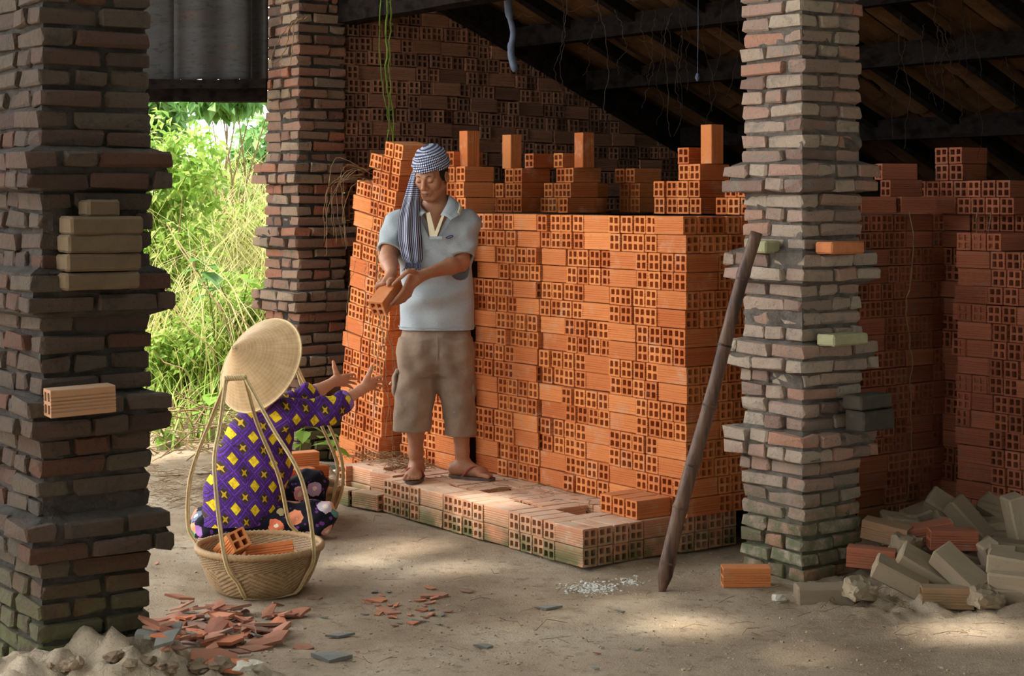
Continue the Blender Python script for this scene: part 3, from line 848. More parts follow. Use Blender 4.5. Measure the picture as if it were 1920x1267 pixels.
# ------------------------------------------------------------------ corrugated sheet and rail over the opening
def corr(x0, x1, Y, z0, z1):
    n = 46; m = 14; v = []; f = []
    for k in range(n + 1):
        z = z0 + (z1 - z0) * k / n; d = 0.002 * math.sin(k / n * (z1 - z0) / 0.076 * 2 * math.pi)
        for i in range(m + 1):
            x = x0 + (x1 - x0) * i / m
            v.append((x, Y + d + 0.01 * math.sin(i * 0.9), z + 0.006 * math.sin(i * 1.7) * (1 if k == 0 else 0)))
    for k in range(n):
        for i in range(m):
            a = k * (m + 1) + i; f.append((a, a + 1, a + m + 2, a + m + 1))
    me = pym('sheet', v, f); return me
def rust_mat():
    t = NT('rusted_sheet_iron', 0.7, 0.3); co = t.coords('Object', (1, 1, 3), rnd=False)
    n = t.noise(3, 6, 0.65, co); n2 = t.noise(18, 5, 0.7, co)
    c = t.ramp(n, [(0.3, srgb(58, 57, 57)), (0.55, srgb(48, 44, 41)), (0.7, srgb(64, 46, 37))])
    t.color(t.mix(t.math('MULTIPLY', t.step(n2, 0.5, 0.66), 0.8), c, srgb(30, 27, 26))).bump(n2, 0.3, 0.004)
    return t.m
M['rust'] = rust_mat()
aw = empty('sheet_metal_screen', W(380, 150, 9.62)); tag(aw, 'grey rusted corrugated metal sheet closing the top of the opening over the bushes', 'metal sheet')
AWL = Vector(aw.location)
for k, (pa, pb, dy) in enumerate(((326, 470, 0.0), (20, 335, 0.05), (455, 500, 0.06))):
    me = corr(W(pa, 0, 9.6).x, W(pb, 0, 9.6).x, 9.6 + dy, W(0, 150, 9.6).z, W(0, -160, 9.6).z)
    so = link('corrugated_sheet', me, M['rust'], aw, -AWL, smooth=True)
    sm = so.modifiers.new('thick', 'SOLIDIFY'); sm.thickness = 0.0025
o = beam('rail', W(10, 156, 9.56), W(500, 156, 9.56), 0.06, 0.05, 'beam', aw, AWL, 0.004)
o = beam('rail', W(10, 172, 9.70), W(500, 176, 9.70), 0.06, 0.09, 'beam', aw, AWL, 0.004)
# ------------------------------------------------------------------ loose bricks and rubble
def xyz_brick(p, yaw, pitch, roll, mat, label, group=None):
    hb(p, yaw, mat, label, group, pitch, roll, keep=True)
def gp(px, py, lift=0.0):
    Y = np.linspace(3.6, 16, 2481); z = ground_z((px - 960) / FPX * Y, Y); hit = np.nonzero(CAMZ - (py - HOR) / FPX * Y <= z)[0]
    y = float(Y[hit[0]]) if len(hit) else G(px, py).y; x = (px - 960) / FPX * y
    return Vector((x, y, gz(x, y) + lift))
LG = 'loose bricks in the rubble'
# hollow ones (photo pixel of the base centre, yaw, pitch, roll)
xyz_brick(gp(1398, 1098, .040), 0.02, 0.0, 0.03, 'brick', 'single clean orange brick lying on the earth by the foot of the pillar')
xyz_brick(gp(1775, 1139, .040), -0.12, 0.0, 0.0, 'pale', 'mossy hollow brick lying in front of the rubble, four holes to the left')
xyz_brick(W(1741, 999, 6.9), 0.10, -0.16, 0.1, 'rightbrick', 'reddish ribbed hollow brick propped on the rubble, rear of two red ones')
xyz_brick(W(1786, 1010, 6.75), -0.02, 0.02, 0.05, 'rightbrick', 'reddish ribbed hollow brick lying on the rubble, front of two red ones')
xyz_brick(W(1662, 997, 6.9), -0.5, 0.15, 0.1, 'pale', 'greenish half-buried hollow brick behind the pillar foot')
xyz_brick(W(1634, 1045, 6.72), -0.3, 0.05, 0.0, 'rightbrick', 'dark red hollow brick in the shade beside the pillar foot')
def mudbrick(L=0.22, D=0.105, H=0.075, seed=0, ribs=True, rough=0.0035):
    rr = random.Random(seed); bm = bmesh.new()
    bmesh.ops.create_cube(bm, size=1.0)
    bmesh.ops.scale(bm, vec=(L, D, H), verts=bm.verts)
    bmesh.ops.bevel(bm, geom=list(bm.edges), offset=0.007, segments=1, affect='EDGES')
    bmesh.ops.subdivide_edges(bm, edges=[e for e in bm.edges if e.calc_length() > 0.05], cuts=3, use_grid_fill=True)
    for v in bm.verts:
        q = v.co * 23 + Vector((seed * 3.1, seed, seed * 2.3))
        v.co += Vector((math.sin(q.x * 1.3 + q.z), math.sin(q.y * 1.1 + q.x), math.sin(q.z * 1.7 + q.y))) * rough * 0.5 + Vector((rr.uniform(-1, 1), rr.uniform(-1, 1), rr.uniform(-1, 1))) * rough * 0.35
    me = bpy.data.meshes.new('mud_brick'); bm.to_mesh(me); bm.free()
    return me
MUD = [mudbrick(seed=i) for i in range(3)] + [mudbrick(0.15, seed=5, rough=.012), mudbrick(0.10, 0.09, 0.07, seed=6, rough=.016)]
def mud(p, yaw, pitch, roll, k, mat, label, group='unfired bricks of the rubble heap'):
    me = MUD[k].copy(); me.materials.clear(); me.materials.append(M[mat])
    o = link('mud_brick', me, None, None, p); o.rotation_euler = (Matrix.Rotation(yaw, 3, 'Z') @ Matrix.Rotation(pitch, 3, 'Y') @ Matrix.Rotation(roll, 3, 'X')).to_euler()
    tag(o, label, 'brick', group); return o
RB = [  # px, py, depth, yaw, pitch, roll, kind, label
 (1733, 1066, 6.55, -0.15, 0.52, 0.5, 0, 'pale mud brick sloping down to the right, middle of the front rubble row'),
 (1800, 1071, 6.45, -0.7, 0.62, 0.4, 1, 'pale mud brick tilted on end, right of the sloping one in front'),
 (1688, 1083, 6.5, -0.2, 0.45, 0.2, 2, 'crumbling mud brick sloping down beside the pillar foot'),
 (1843, 1086, 6.55, -0.25, 0.1, 0.0, 3, 'upper of two stacked mud bricks behind the mossy hollow brick'),
 (1838, 1108, 6.5, -0.3, 0.0, 0.0, 0, 'lower of two stacked mud bricks behind the mossy hollow brick'),
 (1880, 1085, 6.5, 1.3, 1.4, 0.1, 1, 'cracked mud brick standing upright at the right of the rubble'),
 (1865, 1062, 6.7, 0.3, 1.2, 0.2, 2, 'crumbled mud brick leaning behind the cracked upright one'),
 (1908, 1060, 6.4, -0.4, 0.1, 0.1, 0, 'pale mud brick on top at the right edge of the rubble'),
 (1912, 1090, 6.35, -0.5, 0.0, 0.1, 1, 'mud brick beneath the pale one at the right edge of the rubble'),
 (1905, 1120, 6.35, -0.2, 0.0, 0.0, 2, 'lowest mud brick at the right edge of the rubble'),
 (1740, 962, 7.3, 0.2, -0.3, 0.2, 0, 'grey mud brick with pointed top at the back left of the rubble'),
 (1782, 958, 7.25, -0.4, 0.5, 0.6, 1, 'grey mud brick peaking in the middle of the rubble heap'),
 (1818, 978, 7.15, -0.5, 0.8, 0.3, 2, 'cracked grey mud brick sliding down behind the red ones'),
 (1800, 985, 7.2, 0.0, 0.2, 0.2, 0, 'grey mud brick under the peaked one in the rubble'),
 (1866, 962, 7.3, -0.6, 0.5, 0.4, 3, 'dark mud brick tilted on the pair at the back right'),
 (1872, 992, 7.2, -0.1, 0.0, 0.05, 3, 'upper mud brick of the pair at the back right of the rubble'),
 (1866, 1011, 7.15, -0.05, 0.0, 0.0, 3, 'lower mud brick of the pair at the back right of the rubble'),
 (1908, 978, 6.9, 0.2, 1.35, 0.1, 1, 'long grey mud brick standing on end at the right edge'),
 (1905, 1033, 6.8, -0.35, 0.05, 0.0, 0, 'mud brick lying flat below the standing one at the right edge'),
 (1830, 1050, 6.8, 0.2, 0.2, 0.3, 3, 'brownish mud brick between the two rows of rubble'),
 (1612, 1106, 6.45, 0.4, 0.1, 0.2, 4, 'lump of broken mud brick at the foot of the pillar'),
 (1850, 1128, 6.3, 0.2, 0.1, 0.1, 4, 'small lump of mud brick beside the mossy hollow brick'),
 (1700, 1020, 6.8, 0.6, 0.0, 0.1, 4, 'dark lump of brick in the twigs behind the front rubble row'),
 (1690, 985, 7.1, 0.2, 0.2, 0.1, 3, 'mossy mud brick behind the greenish hollow one'),
]
for px, py, Y, yw, pt, rl, k, lab in RB:
    p = W(px, py, Y); p.z = max(p.z, gz(p.x, p.y) + 0.03); mud(p, yw, pt, rl, k, 'mud', lab)
p = gp(1545, 1126, .022); mud(p, 0.02, 0.0, 0.0, 0, 'mud', 'long dusty mud brick half sunk in the earth before the pillar', None)
def clod(px, py, r, seed, label, mat='mud'):
    bm = bmesh.new(); bmesh.ops.create_icosphere(bm, subdivisions=2, radius=1)
    rr = random.Random(seed)
    off = Vector((rr.random() * 9, rr.random() * 9, rr.random() * 9))
    for v in bm.verts:
        q = v.co * 2.1 + off
        v.co *= 1 + 0.25 * math.sin(q.x * 2 + q.y) + 0.2 * math.sin(q.z * 3 + q.x); v.co.z *= 0.65; v.co *= r
    me = bpy.data.meshes.new('stone'); bm.to_mesh(me); bm.free()
    o = link('stone', me, M[mat], None, gp(px, py, r * .35)); o.rotation_euler = (0, 0, rr.random() * 6)
    tag(o, label, 'stone'); return o
M['palestone'] = simple('pale_stone', srgb(196, 186, 168), 0.95, 0.1, 0.15, 40, 0.3)
clod(1460, 1128, 0.028, 1, 'small pale stone on the earth left of the pillar foot', 'palestone')
clod(455, 1258, 0.03, 2, 'yellowish clod on the dirt mound, left of a pair', 'palestone'); clod(474, 1256, 0.03, 3, 'yellowish clod on the dirt mound, right of a pair', 'palestone')

M['clod'] = simple('dry_earth_clod', srgb(128, 110, 90), .97, .05, .2, 20, .5)
for k in range(26):
    px = R.uniform(90, 470); py = 1262 - R.random() * (26 if px < 330 else 14) - (8 if 150 < px < 300 else 0)
    clod(px, py, R.uniform(.012, .034), 100 + k, 'dry earth clod on the dirt mound at the foot of the dark pillar', 'clod');
    COL.objects[-1]['group'] = 'earth clods on the dirt mound'
# bricks lying on the ledges of the pillars
def ledge(mesh, p, yaw, mat, label, pitch=0, roll=0):
    me = mesh.copy(); me.materials.clear(); me.materials.append(mat)
    o = link('brick', me, None, None, p); o.rotation_euler = (roll, pitch, yaw); tag(o, label, 'brick'); return o
mud_b = lambda L, D, H, s: mudbrick(L, D, H, s, rough=.003)
M['palebrick'] = simple('pale_buff_brick', srgb(172, 166, 128), 0.93, 0.1, 0.12, 30, 0.25)
M['buffbrick'] = simple('buff_brown_brick', srgb(98, 82, 63), 0.93, 0.1, 0.14, 24, 0.3)
M['orangebrick'] = simple('bright_orange_brick', srgb(206, 128, 84), 0.93, 0.1, 0.15, 24, 0.3)
ledge(mud_b(.205, .095, .048, 11), AB(-0.765, 0.16, 0.967 + .025), YAW_R, M['palebrick'], 'pale buff brick lying on a ledge of the front pillar')
ledge(mud_b(.195, .095, .05, 12), AB(-0.765, 0.145, 1.335 + .028), YAW_R, M['orangebrick'], 'bright orange brick lying on an upper ledge of the front pillar')
ledge(mud_b(.12, .09, .05, 13), AB(-0.50, -0.03, 1.335 + .028), YAW_L, M['palebrick'], 'pale greenish brick end on the ledge behind the pole top')
ledge(mud_b(.20, .10, .055, 14), AB(-0.785, 0.285, 0.735), YAW_R + .05, M['black'], 'blackened brick jutting from the pillar, upper of two')
ledge(mud_b(.20, .10, .085, 15), AB(-0.785, 0.30, 0.658), YAW_R + .05, M['black'], 'blackened ribbed brick jutting from the pillar, lower of two')
LA, LB = -0.668, -3.152
def onL(da, db, z): return AB(LA + da, LB + db, z)
for k, (z, L, nm) in enumerate(((1.318, .23, 'lowest'), (1.372, .23, 'second from the bottom'), (1.428, .23, 'second from the top'), (1.482, .225, 'topmost'))):
    ledge(mud_b(L, .10, .052, 20 + k), onL(-0.052, 0.160 + k * .004, z), YAW_R, M['buffbrick'], f'buff brick laid loose on the dark pillar ledge, {nm} of four')
ledge(mud_b(.10, .08, .05, 26), onL(-0.05, 0.165, 1.532), YAW_R, M['buffbrick'], 'broken brick bat on top of the four loose bricks on the dark pillar')
xyz_brick(onL(-0.10, 0.085, 0.972), YAW_R - 0.10, -0.03, 0, 'pale', 'pale pinkish hollow brick jutting out of the dark pillar')

# ------------------------------------------------------------------ hand over the loose hollow bricks: the nearest 300 stay single
HB.sort(key=lambda h: (not h['keep'], h['d']))
for h in HB[:300]:
    o = link('hollow_brick', hbm(R.randrange(4), h['mat']), None)
    o.matrix_world = h['m']
    tag(o, h['label'], 'brick', h['group'])
HBREST = HB[300:]
print('HOLLOW', len(HB), 'rest', len(HBREST))
piles = None
parts_ = {}
for h in HBREST: parts_.setdefault(h['mat'], []).append(h['m'])
V = []; F = []; RN = []; MI = []; n = 0
mats_ = sorted(parts_)
for mi, mname in enumerate(mats_):
    for m in parts_[mname]:
        k = R.randrange(3); vv, ff = HV[k]; A = np.array(m)
        V.append(vv @ A[:3, :3].T + A[:3, 3]); F += [tuple(i + n for i in q) for q in ff]; n += len(vv); RN += [R.random()] * len(vv); MI += [mi] * len(ff)
n0 = n
V.append(np.array([tuple(x) for x in core.v])); F += [tuple(i + n for i in q) for q in core.f]; RN += [0.2] * len(core.v); MI += [len(mats_)] * len(core.f)
me = bpy.data.meshes.new('stacked_brick'); me.from_pydata(np.concatenate(V).tolist(), [], F); me.update()
at = me.attributes.new('rnd', 'FLOAT', 'POINT'); at.data.foreach_set('value', RN)
for mname in mats_ + ['oldbrick']: me.materials.append(M[mname])
me.polygons.foreach_set('material_index', MI)
o = link('stacked_brick', me); tag(o, 'further hollow bricks of the tall stacks, mostly the shaded, leaning and inner ones', 'brick', None, 'stuff')

# ------------------------------------------------------------------ bamboo pole
p0 = G(1240, 1106); p0.z = gz(p0.x, p0.y) - 0.01
p1 = AB(-0.66, -0.045, 1.42); p1 = W(1420, 436, p1.y)
pole = MB(); pts = []; rad = []
N = 60; ringz = [0.09, 0.235, 0.36, 0.525, 0.69, 0.88]
dirp = (p1 - p0); side = dirp.cross(Vector((0, 1, 0))).normalized()
for i in range(N + 1):
    t = i / N
    pts.append(p0 + dirp * t + side * (0.014 * math.sin(t * math.pi) + 0.006 * math.sin(t * 9)))
    r = 0.031 - 0.006 * t
    for q in ringz: r += 0.0035 * math.exp(-((t - q) / 0.008) ** 2)
    if t < 0.05: r *= 0.35 + 0.65 * t / 0.05
    rad.append(r)
pole.tube(pts, rad, 12)
pr = pole.build('bamboo_pole', M['pole'], None, True); tag(pr, 'long brown bamboo pole leaning against the front brick pillar', 'pole')
for q in ringz:
    i = int(q * N); rb = MB(); rb.tube([pts[i] - dirp.normalized() * .004, pts[i] + dirp.normalized() * .004], rad[i] + .0008, 12); o = rb.build('node_ring', M['pole'], pr, True)

# ------------------------------------------------------------------ baskets
def weave_mat():
    t = NT('woven_bamboo', 0.6, 0.35); co = t.coords('Object', rnd=False)
    at = t.n('ShaderNodeAttribute'); at.attribute_name = 'rnd'
    n = t.noise(30, 5, 0.6, co)
    c = t.ramp(at.outputs['Fac'], [(0.0, srgb(92, 70, 48)), (0.5, srgb(158, 128, 92)), (1.0, srgb(196, 166, 126))])
    t.color(t.mix(t.math('MULTIPLY', t.step(n, 0.5, 0.7), 0.45), c, srgb(110, 80, 52))).bump(n, 0.2, 0.002)
    return t.m
M['weave'] = weave_mat()
def basket_body(Rr, H, nseg=150, nr=44):
    v = []; f = []; rn = []
    prof = lambda t: (Rr * (0.62 + 0.38 * math.sin(min(1, t * 1.04) * math.pi / 2) ** 0.8) if t > 0 else 0, H * t)
    rows_ = []
    for side_ in (1, -1):
        base = len(v)
        for j in range(nr + 1):
            t = j / nr
            if j == 0: r, z = Rr * 0.45, 0.0
            else:
                r = Rr * (0.60 + 0.40 * (t ** 0.62)); z = H * (t ** 1.25)
            for i in range(nseg):
                a = 2 * math.pi * i / nseg
                band = (i + j) // 2 % 2 if t < 0.62 else (i // 2 + (j % 2)) % 2
                zig = ((i + (j if (i // 16) % 2 else -j)) % 4) / 3.0
                d = 0.0035 * (zig if t < 0.7 else band) * (1 if side_ > 0 else 0) - (0.006 if side_ < 0 else 0)
                v.append(((r + d) * math.cos(a), (r + d) * math.sin(a), z + (0.006 if side_ < 0 else 0)))
                rn.append(0.25 + 0.6 * (zig if t < 0.7 else band) + R.uniform(-.12, .12) - 0.1 * (t > .7))
        for j in range(nr):
            for i in range(nseg):
                a, b = base + j * nseg + i, base + j * nseg + (i + 1) % nseg
                q = (a, b, b + nseg, a + nseg)
                f.append(q if side_ > 0 else q[::-1])
        c0 = len(v); v.append((0, 0, 0.0 if side_ > 0 else 0.006)); rn.append(0.3)
        for i in range(nseg):
            q = (base + i, c0, base + (i + 1) % nseg); f.append(q if side_ > 0 else q[::-1])
    me = pym('body', v, f)
    at = me.attributes.new('rnd', 'FLOAT', 'POINT'); at.data.foreach_set('value', rn)
    return me
def rim_mesh(Rr, z, r=0.011, n=170):
    m = MB(); v = []; f = []; k = 8
    for i in range(n):
        a = 2 * math.pi * i / n; w = 1 + 0.16 * (1 if i % 2 else -1)
        for q in range(k):
            b = 2 * math.pi * q / k
            v.append(((Rr + r * w * math.cos(b)) * math.cos(a), (Rr + r * w * math.cos(b)) * math.sin(a), z + r * 1.3 * w * math.sin(b)))
    for i in range(n):
        for q in range(k):
            f.append((i * k + q, ((i + 1) % n) * k + q, ((i + 1) % n) * k + (q + 1) % k, i * k + (q + 1) % k))
    return pym('rim', v, f)
M['rimcane'] = simple('wrapped_rim_cane', srgb(168, 134, 94), .6, .3, .2, 60)
M['node'] = simple('bamboo_node', srgb(84, 62, 50), .6, .3, .2, 60)
def basket(loc, Rr, H, label, straps, knot, tilt=(0, 0)):
    root = empty('carrying_basket', loc); tag(root, label, 'basket')
    b = link('body', basket_body(Rr, H), M['weave'], root, smooth=True)
    link('rim', rim_mesh(Rr, H), M['rimcane'], root, smooth=True)
    for st in straps:
        pts = spline([Vector(p) - Vector(loc) for p in st], 8); m = MB()
        sd = Vector((0.004, 0.002, 0))
        for w in (-1, 1):
            m.tube([p + sd * w for p in pts], 0.0044, 6)
        o = m.build('strap', M['cane'], root, True)
    if knot is not None:
        a, c = Vector(knot[0]) - Vector(loc), Vector(knot[1]) - Vector(loc); m = MB()
        for ph in range(3):
            m.tube([a.lerp(c, i / 18) + Vector((0, .008 * math.cos(i * 1.1 + ph * 2.1), .008 * math.sin(i * 1.1 + ph * 2.1))) for i in range(19)], 0.0052, 6)
        m.build('knot', M['cane'], root, True)
    return root
BC = G(487, 1096); BY = 6.74; BC = Vector(((487 - 960) / FPX * BY, BY, 0.0)); BC.z = gz(BC.x, BC.y) + 0.004
BR, BHt = 0.248, 0.178
def onb(deg, t=1.0, extra=0.008):
    a = math.radians(deg); r = BR * (0.60 + 0.40 * (t ** 0.62)) + extra
    return BC + Vector((r * math.cos(a), r * math.sin(a), BHt * (t ** 1.25)))
KL, KR = W(424, 709, BY - 0.02), W(459, 707, BY + 0.0)
straps = [
  [KL, W(412, 800, BY - .08), W(402, 880, BY - .2), onb(-112, 1.0, .014), onb(-103, .5, .012), onb(-99, .12, .010), BC + Vector((-.03, -.10, .0))],
  [KR, W(510, 800, BY - .06), W(566, 900, BY - .12), onb(-28, 1.0, .014), onb(-30, .5, .012), onb(-33, .12, .010), BC + Vector((.1, -.06, .0))],
  [KL + Vector((.004, .012, 0)), W(398, 780, BY + .05), W(358, 890, BY + .06), W(353, 985, BY + .05), onb(172, .96, .012), onb(172, .4, .01)],
  [KR + Vector((-.004, .012, 0)), W(481, 790, BY + .08), W(522, 890, BY + .16), W(541, 975, BY + .21), onb(62, .98, .012), onb(62, .4, .01)],
  [onb(-100, .07, .012), onb(-80, .02, .0), onb(-56, .02, 0.0), onb(-32, .10, .012)],
]
bk1 = basket(BC, BR, BHt, 'round woven bamboo basket with tall cane carrying straps, standing nearest the camera', straps, (KL + Vector((-.006, 0, 0)), KR + Vector((.004, 0, 0))))
BI = 'bricks in the near basket'
def inb(dx, dy, z): return BC + Vector((dx, dy, z))
hbk = []
def free_hb(p, rot, label, group=None, mat='brick', k=0):
    o = link('hollow_brick', hbm(k, mat), None, None, p); o.rotation_euler = rot.to_euler() if hasattr(rot, 'to_euler') else rot; tag(o, label, 'brick', group); return o
RM = lambda y, p, r: Matrix.Rotation(y, 3, 'Z') @ Matrix.Rotation(p, 3, 'Y') @ Matrix.Rotation(r, 3, 'X')
free_hb(inb(-0.105, -0.03, 0.180), RM(math.radians(-62), math.radians(-28), 0.35), 'orange hollow brick tipped up in the near basket, holes showing', BI)
free_hb(inb(0.045, -0.02, 0.142), RM(math.radians(8), math.radians(-6), -0.6), 'orange ribbed hollow brick lying across the near basket', BI, k=1)
free_hb(inb(0.06, 0.07, 0.10), RM(math.radians(-20), math.radians(4), 0.3), 'orange hollow brick at the back right of the near basket', BI, k=2)
free_hb(inb(-0.10, 0.08, 0.085), RM(math.radians(70), math.radians(6), 0.2), 'orange hollow brick deep at the left of the near basket', BI)
free_hb(inb(0.02, 0.0, 0.045), RM(math.radians(30), 0, 0), 'orange hollow brick at the bottom of the near basket', BI)
# far basket behind her knee
FY = 8.25; FC = Vector(((572 - 960) / FPX * FY, FY, 0)); FC.z = gz(FC.x, FC.y) + .004
FR, FH = 0.178, 0.15
def onf(deg, t=1.0, e=.008):
    a = math.radians(deg); r = FR * (0.6 + .4 * t ** .62) + e
    return FC + Vector((r * math.cos(a), r * math.sin(a), FH * t ** 1.25))
KF = W(552, 676, FY)
bk2 = basket(FC, FR, FH, 'second woven basket piled with bricks, half hidden behind the knee of the squatting woman', [
  [KF, W(580, 735, FY), W(618, 800, FY - .02), W(640, 860, FY - .05), onf(-12, 1.0, .012), onf(-12, .2, .01)],
  [KF + Vector((.0, .01, 0)), W(570, 735, FY), W(604, 800, FY - .08), W(632, 870, FY - .1), onf(-35, 1, .012), onf(-35, .2, .01)],
  [KF + Vector((-.02, 0, 0)), W(520, 780, FY), onf(180, 1, .012), onf(180, .2, .01)]], (KF + Vector((-.04, 0, 0)), KF + Vector((.01, 0, 0))))
B2 = 'bricks heaped in the far basket'
free_hb(W(552, 893, FY - .02), RM(0.55, 0, 0), 'orange hollow brick on the heap in the far basket, lower left', B2)
free_hb(W(560, 862, FY + .10), RM(0.5, 0.0, 0), 'orange hollow brick topping the heap in the far basket', B2, k=1)
free_hb(W(578, 887, FY + .12), RM(0.55, 0.05, 0), 'orange hollow brick at the right of the heap in the far basket', B2, k=2)
free_hb(W(590, 930, FY - .0), RM(0.6, 0.05, 0), 'orange hollow brick low at the right in the far basket', B2)
free_hb(W(545, 925, FY + .06), RM(0.5, 0.05, 0), 'orange hollow brick low at the left in the far basket', B2)

# ------------------------------------------------------------------ broken tile shards, each on its own
def shard_mesh(seed):
    rr = random.Random(seed); n = rr.randrange(4, 7)
    L = rr.uniform(.8, 1.3); Wd = rr.uniform(.4, .75)
    ang = sorted(rr.uniform(0, 2 * math.pi) for _ in range(n))
    ang = [2 * math.pi * (i + rr.uniform(-.3, .3)) / n for i in range(n)]
    pts = [(math.cos(a) * L * rr.uniform(.75, 1.1), math.sin(a) * Wd * rr.uniform(.75, 1.1)) for a in ang]
    cur = rr.uniform(0.05, 0.4); th = 0.16
    v = []; f = []
    ring = []
    for i in range(n):
        p, q = pts[i], pts[(i + 1) % n]; ring += [p, ((p[0] + q[0]) / 2 * rr.uniform(.92, 1.04), (p[1] + q[1]) / 2 * rr.uniform(.92, 1.04))]
    m = len(ring)
    for top in (0, 1):
        for (x, y) in ring: v.append((x, y, -cur * y * y + top * th))
        v.append((0, 0, top * th))
    for i in range(m):
        j = (i + 1) % m
        f.append((m + 1 + i, m + 1 + j, 2 * m + 1)); f.append((j, i, m)); f.append((i, j, m + 1 + j, m + 1 + i))
    me = pym('tile_shard', v, f); me.materials.append(M['shard']); return me
SH = [shard_mesh(i) for i in range(9)]
M['greyshard'] = simple('grey_slate_shard', srgb(128, 126, 118), 0.9, 0.15, 0.15, 30, 0.2)
def shard(px, py, size, label, k=None, yaw=None, tilt=None, grey=False, group='tile shards scattered on the earth', lift=0.004):
    me = SH[R.randrange(9) if k is None else k]
    if grey: me = me.copy(); me.materials.clear(); me.materials.append(M['greyshard'])
    p = gp(px, py, lift); o = link('tile_shard', me, None, None, p); o.scale = (size,) * 3
    t = tilt if tilt is not None else (J(.18), J(.18))
    o.rotation_euler = (t[0], t[1], R.uniform(0, 6.28) if yaw is None else yaw)
    tag(o, label, 'tile shard', group); return o
for (px, py, s, yaw, tilt, lab, g) in (
  (620, 1237, .085, 0.0, (0.1, 0.0), 'long curved grey-pink tile piece lying nearest the bottom of the yard', True),
  (480, 1220, .060, 0.3, (0.2, .1), 'flat brown tile piece at the edge of the dirt mound', False),
  (505, 1197, .085, 0.6, (0.25, -0.2), 'large curved tile shard bowed upward in the shard heap', False),
  (398, 1240, .095, 1.0, (0.5, 0.2), 'broad red-brown tile shard stuck into the dirt mound', False),
  (432, 1256, .070, 0.4, (0.35, 0.15), 'dark pinkish tile shard stuck beside the broad red-brown one', False),
  (640, 1194, .050, 0.2, (0, 0), 'pale grey tile shard right of the shard heap', True),
  (420, 1142, .060, 0.0, (.05, .05), 'flat pink tile shard just under the near basket', False),
  (590, 1124, .040, 0.2, (.05, 0), 'tile shard lying at the right side of the near basket', False),
  (905, 1214, .045, 0.0, (.05, .05), 'pale grey-green tile shard lying alone at the bottom of the yard', True),
  (815, 1120, .060, 0.5, (.05, .05), 'pinkish tile shard, largest of the cluster in mid yard', False),
  (730, 1150, .060, -0.2, (.1, .1), 'dark curved tile shard left in the mid yard cluster', False),
  (705, 1128, .055, 0.1, (.15, .0), 'orange-edged tile shard at the back of the mid yard cluster', False),
  (1030, 1142, .050, 0.0, (.05, .0), 'thin grey slate lying alone in the middle of the yard', True),
  (430, 1170, .050, -0.1, (.1, .0), 'blue-grey roof tile piece in the shard heap', True),
  (795, 1146, .035, 0.6, (.2, .1), 'small bright tile chip in the mid yard cluster', False)):
    shard(px, py, s, lab, None, yaw, tilt, g, None)
for k in range(95):
    px = R.triangular(275, 600, 330); py = R.triangular(1128, 1235, 1190) - (0 if px < 520 else (px - 520) * .2)
    shard(px, py, R.uniform(.030, .078), 'weathered terracotta tile shard in the heap beside the dark pillar', lift=R.uniform(.002, .03), tilt=(J(.35), J(.35)), group='tile shards of the heap by the dark pillar', grey=R.random() < .12)
for k in range(34):
    px = R.gauss(760, 55); py = R.gauss(1150, 20)
    shard(px, py, R.uniform(.012, .032), 'small terracotta chip of the cluster in the middle yard', group='tile chips of the middle yard', grey=R.random() < .2)
for k in range(48):
    px = R.uniform(290, 1300); py = R.uniform(1000, 1262)
    if 360 < px < 620 and py < 1130: continue
    if px > 620 and py < 1060 + (px - 620) * .05: continue
    shard(px, py, R.uniform(.006, .018), 'tiny terracotta chip strewn on the dusty earth', group='tiny chips strewn over the yard', grey=R.random() < .3)

# pebbles, straw and twigs that nobody could count
def litter(name, n, region, kind, mat, label, cat=None, rs=1):
    rr = random.Random(rs); m = MB()
    for _ in range(n):
        px, py = region(rr); g = G(px, py); z = gz(g.x, g.y)
        if kind == 'pebble':
            r = .0012 + .0045 * rr.random() ** 3; m.box((g.x, g.y, z + r * .2), (r * 2, r * 1.5, r), Matrix.Rotation(rr.random() * 6, 3, 'Z'), r * .45)
        else:
            L = rr.uniform(.03, .14); a = rr.uniform(0, 6.28); d = Vector((math.cos(a), math.sin(a) , 0)) * L
            mid = Vector((g.x, g.y, z + rr.uniform(.002, .02))); b = Vector((rr.uniform(-.2, .2), rr.uniform(-.2, .2), rr.uniform(0, .2))) * L
            m.tube([mid - d / 2, mid + b, mid + d / 2 + Vector((0, 0, rr.uniform(-.01, .02)))], rr.uniform(.0005, .0015), 3, False)
    o = m.build(name, mat, None); tag(o, label, cat, None, 'stuff'); return o
M['grit'] = simple('grit', srgb(166, 148, 122), 0.95, 0.1, 0.4, 3)
litter('gravel', 2600, lambda r: (r.uniform(270, 1920), 960 + 300 * r.random() ** .8), 'pebble', M['grit'], 'loose grit scattered over the packed earth yard')
litter('twig_litter', 260, lambda r: (r.uniform(1640, 1915), r.uniform(1010, 1060)), 'twig', M['dry'], 'dry twigs between the rubble bricks', rs=2)
litter('straw_litter', 90, lambda r: (r.uniform(1300, 1900), r.uniform(1100, 1200)), 'twig', M['dry'], 'thin dry straw on the earth before the pillar and rubble', rs=3)
litter('dry_twigs', 420, lambda r: (r.uniform(270, 420), r.uniform(880, 960)), 'twig', M['dry'], 'dry twigs and roots littering the ground beyond the opening', rs=4)
litter('yard_straw', 60, lambda r: (r.uniform(600, 1300), r.uniform(960, 1250)), 'twig', M['dry'], 'wisps of straw strewn on the middle of the yard', rs=6)
M['lime'] = simple('white_lime', srgb(226, 222, 212), .95, .1, .05, 60)
litter('lime_powder', 500, lambda r: (r.gauss(1110, 26), r.gauss(1098, 5)), 'pebble', M['lime'], 'spilled white lime powder on the earth in front of the platform corner', rs=9)
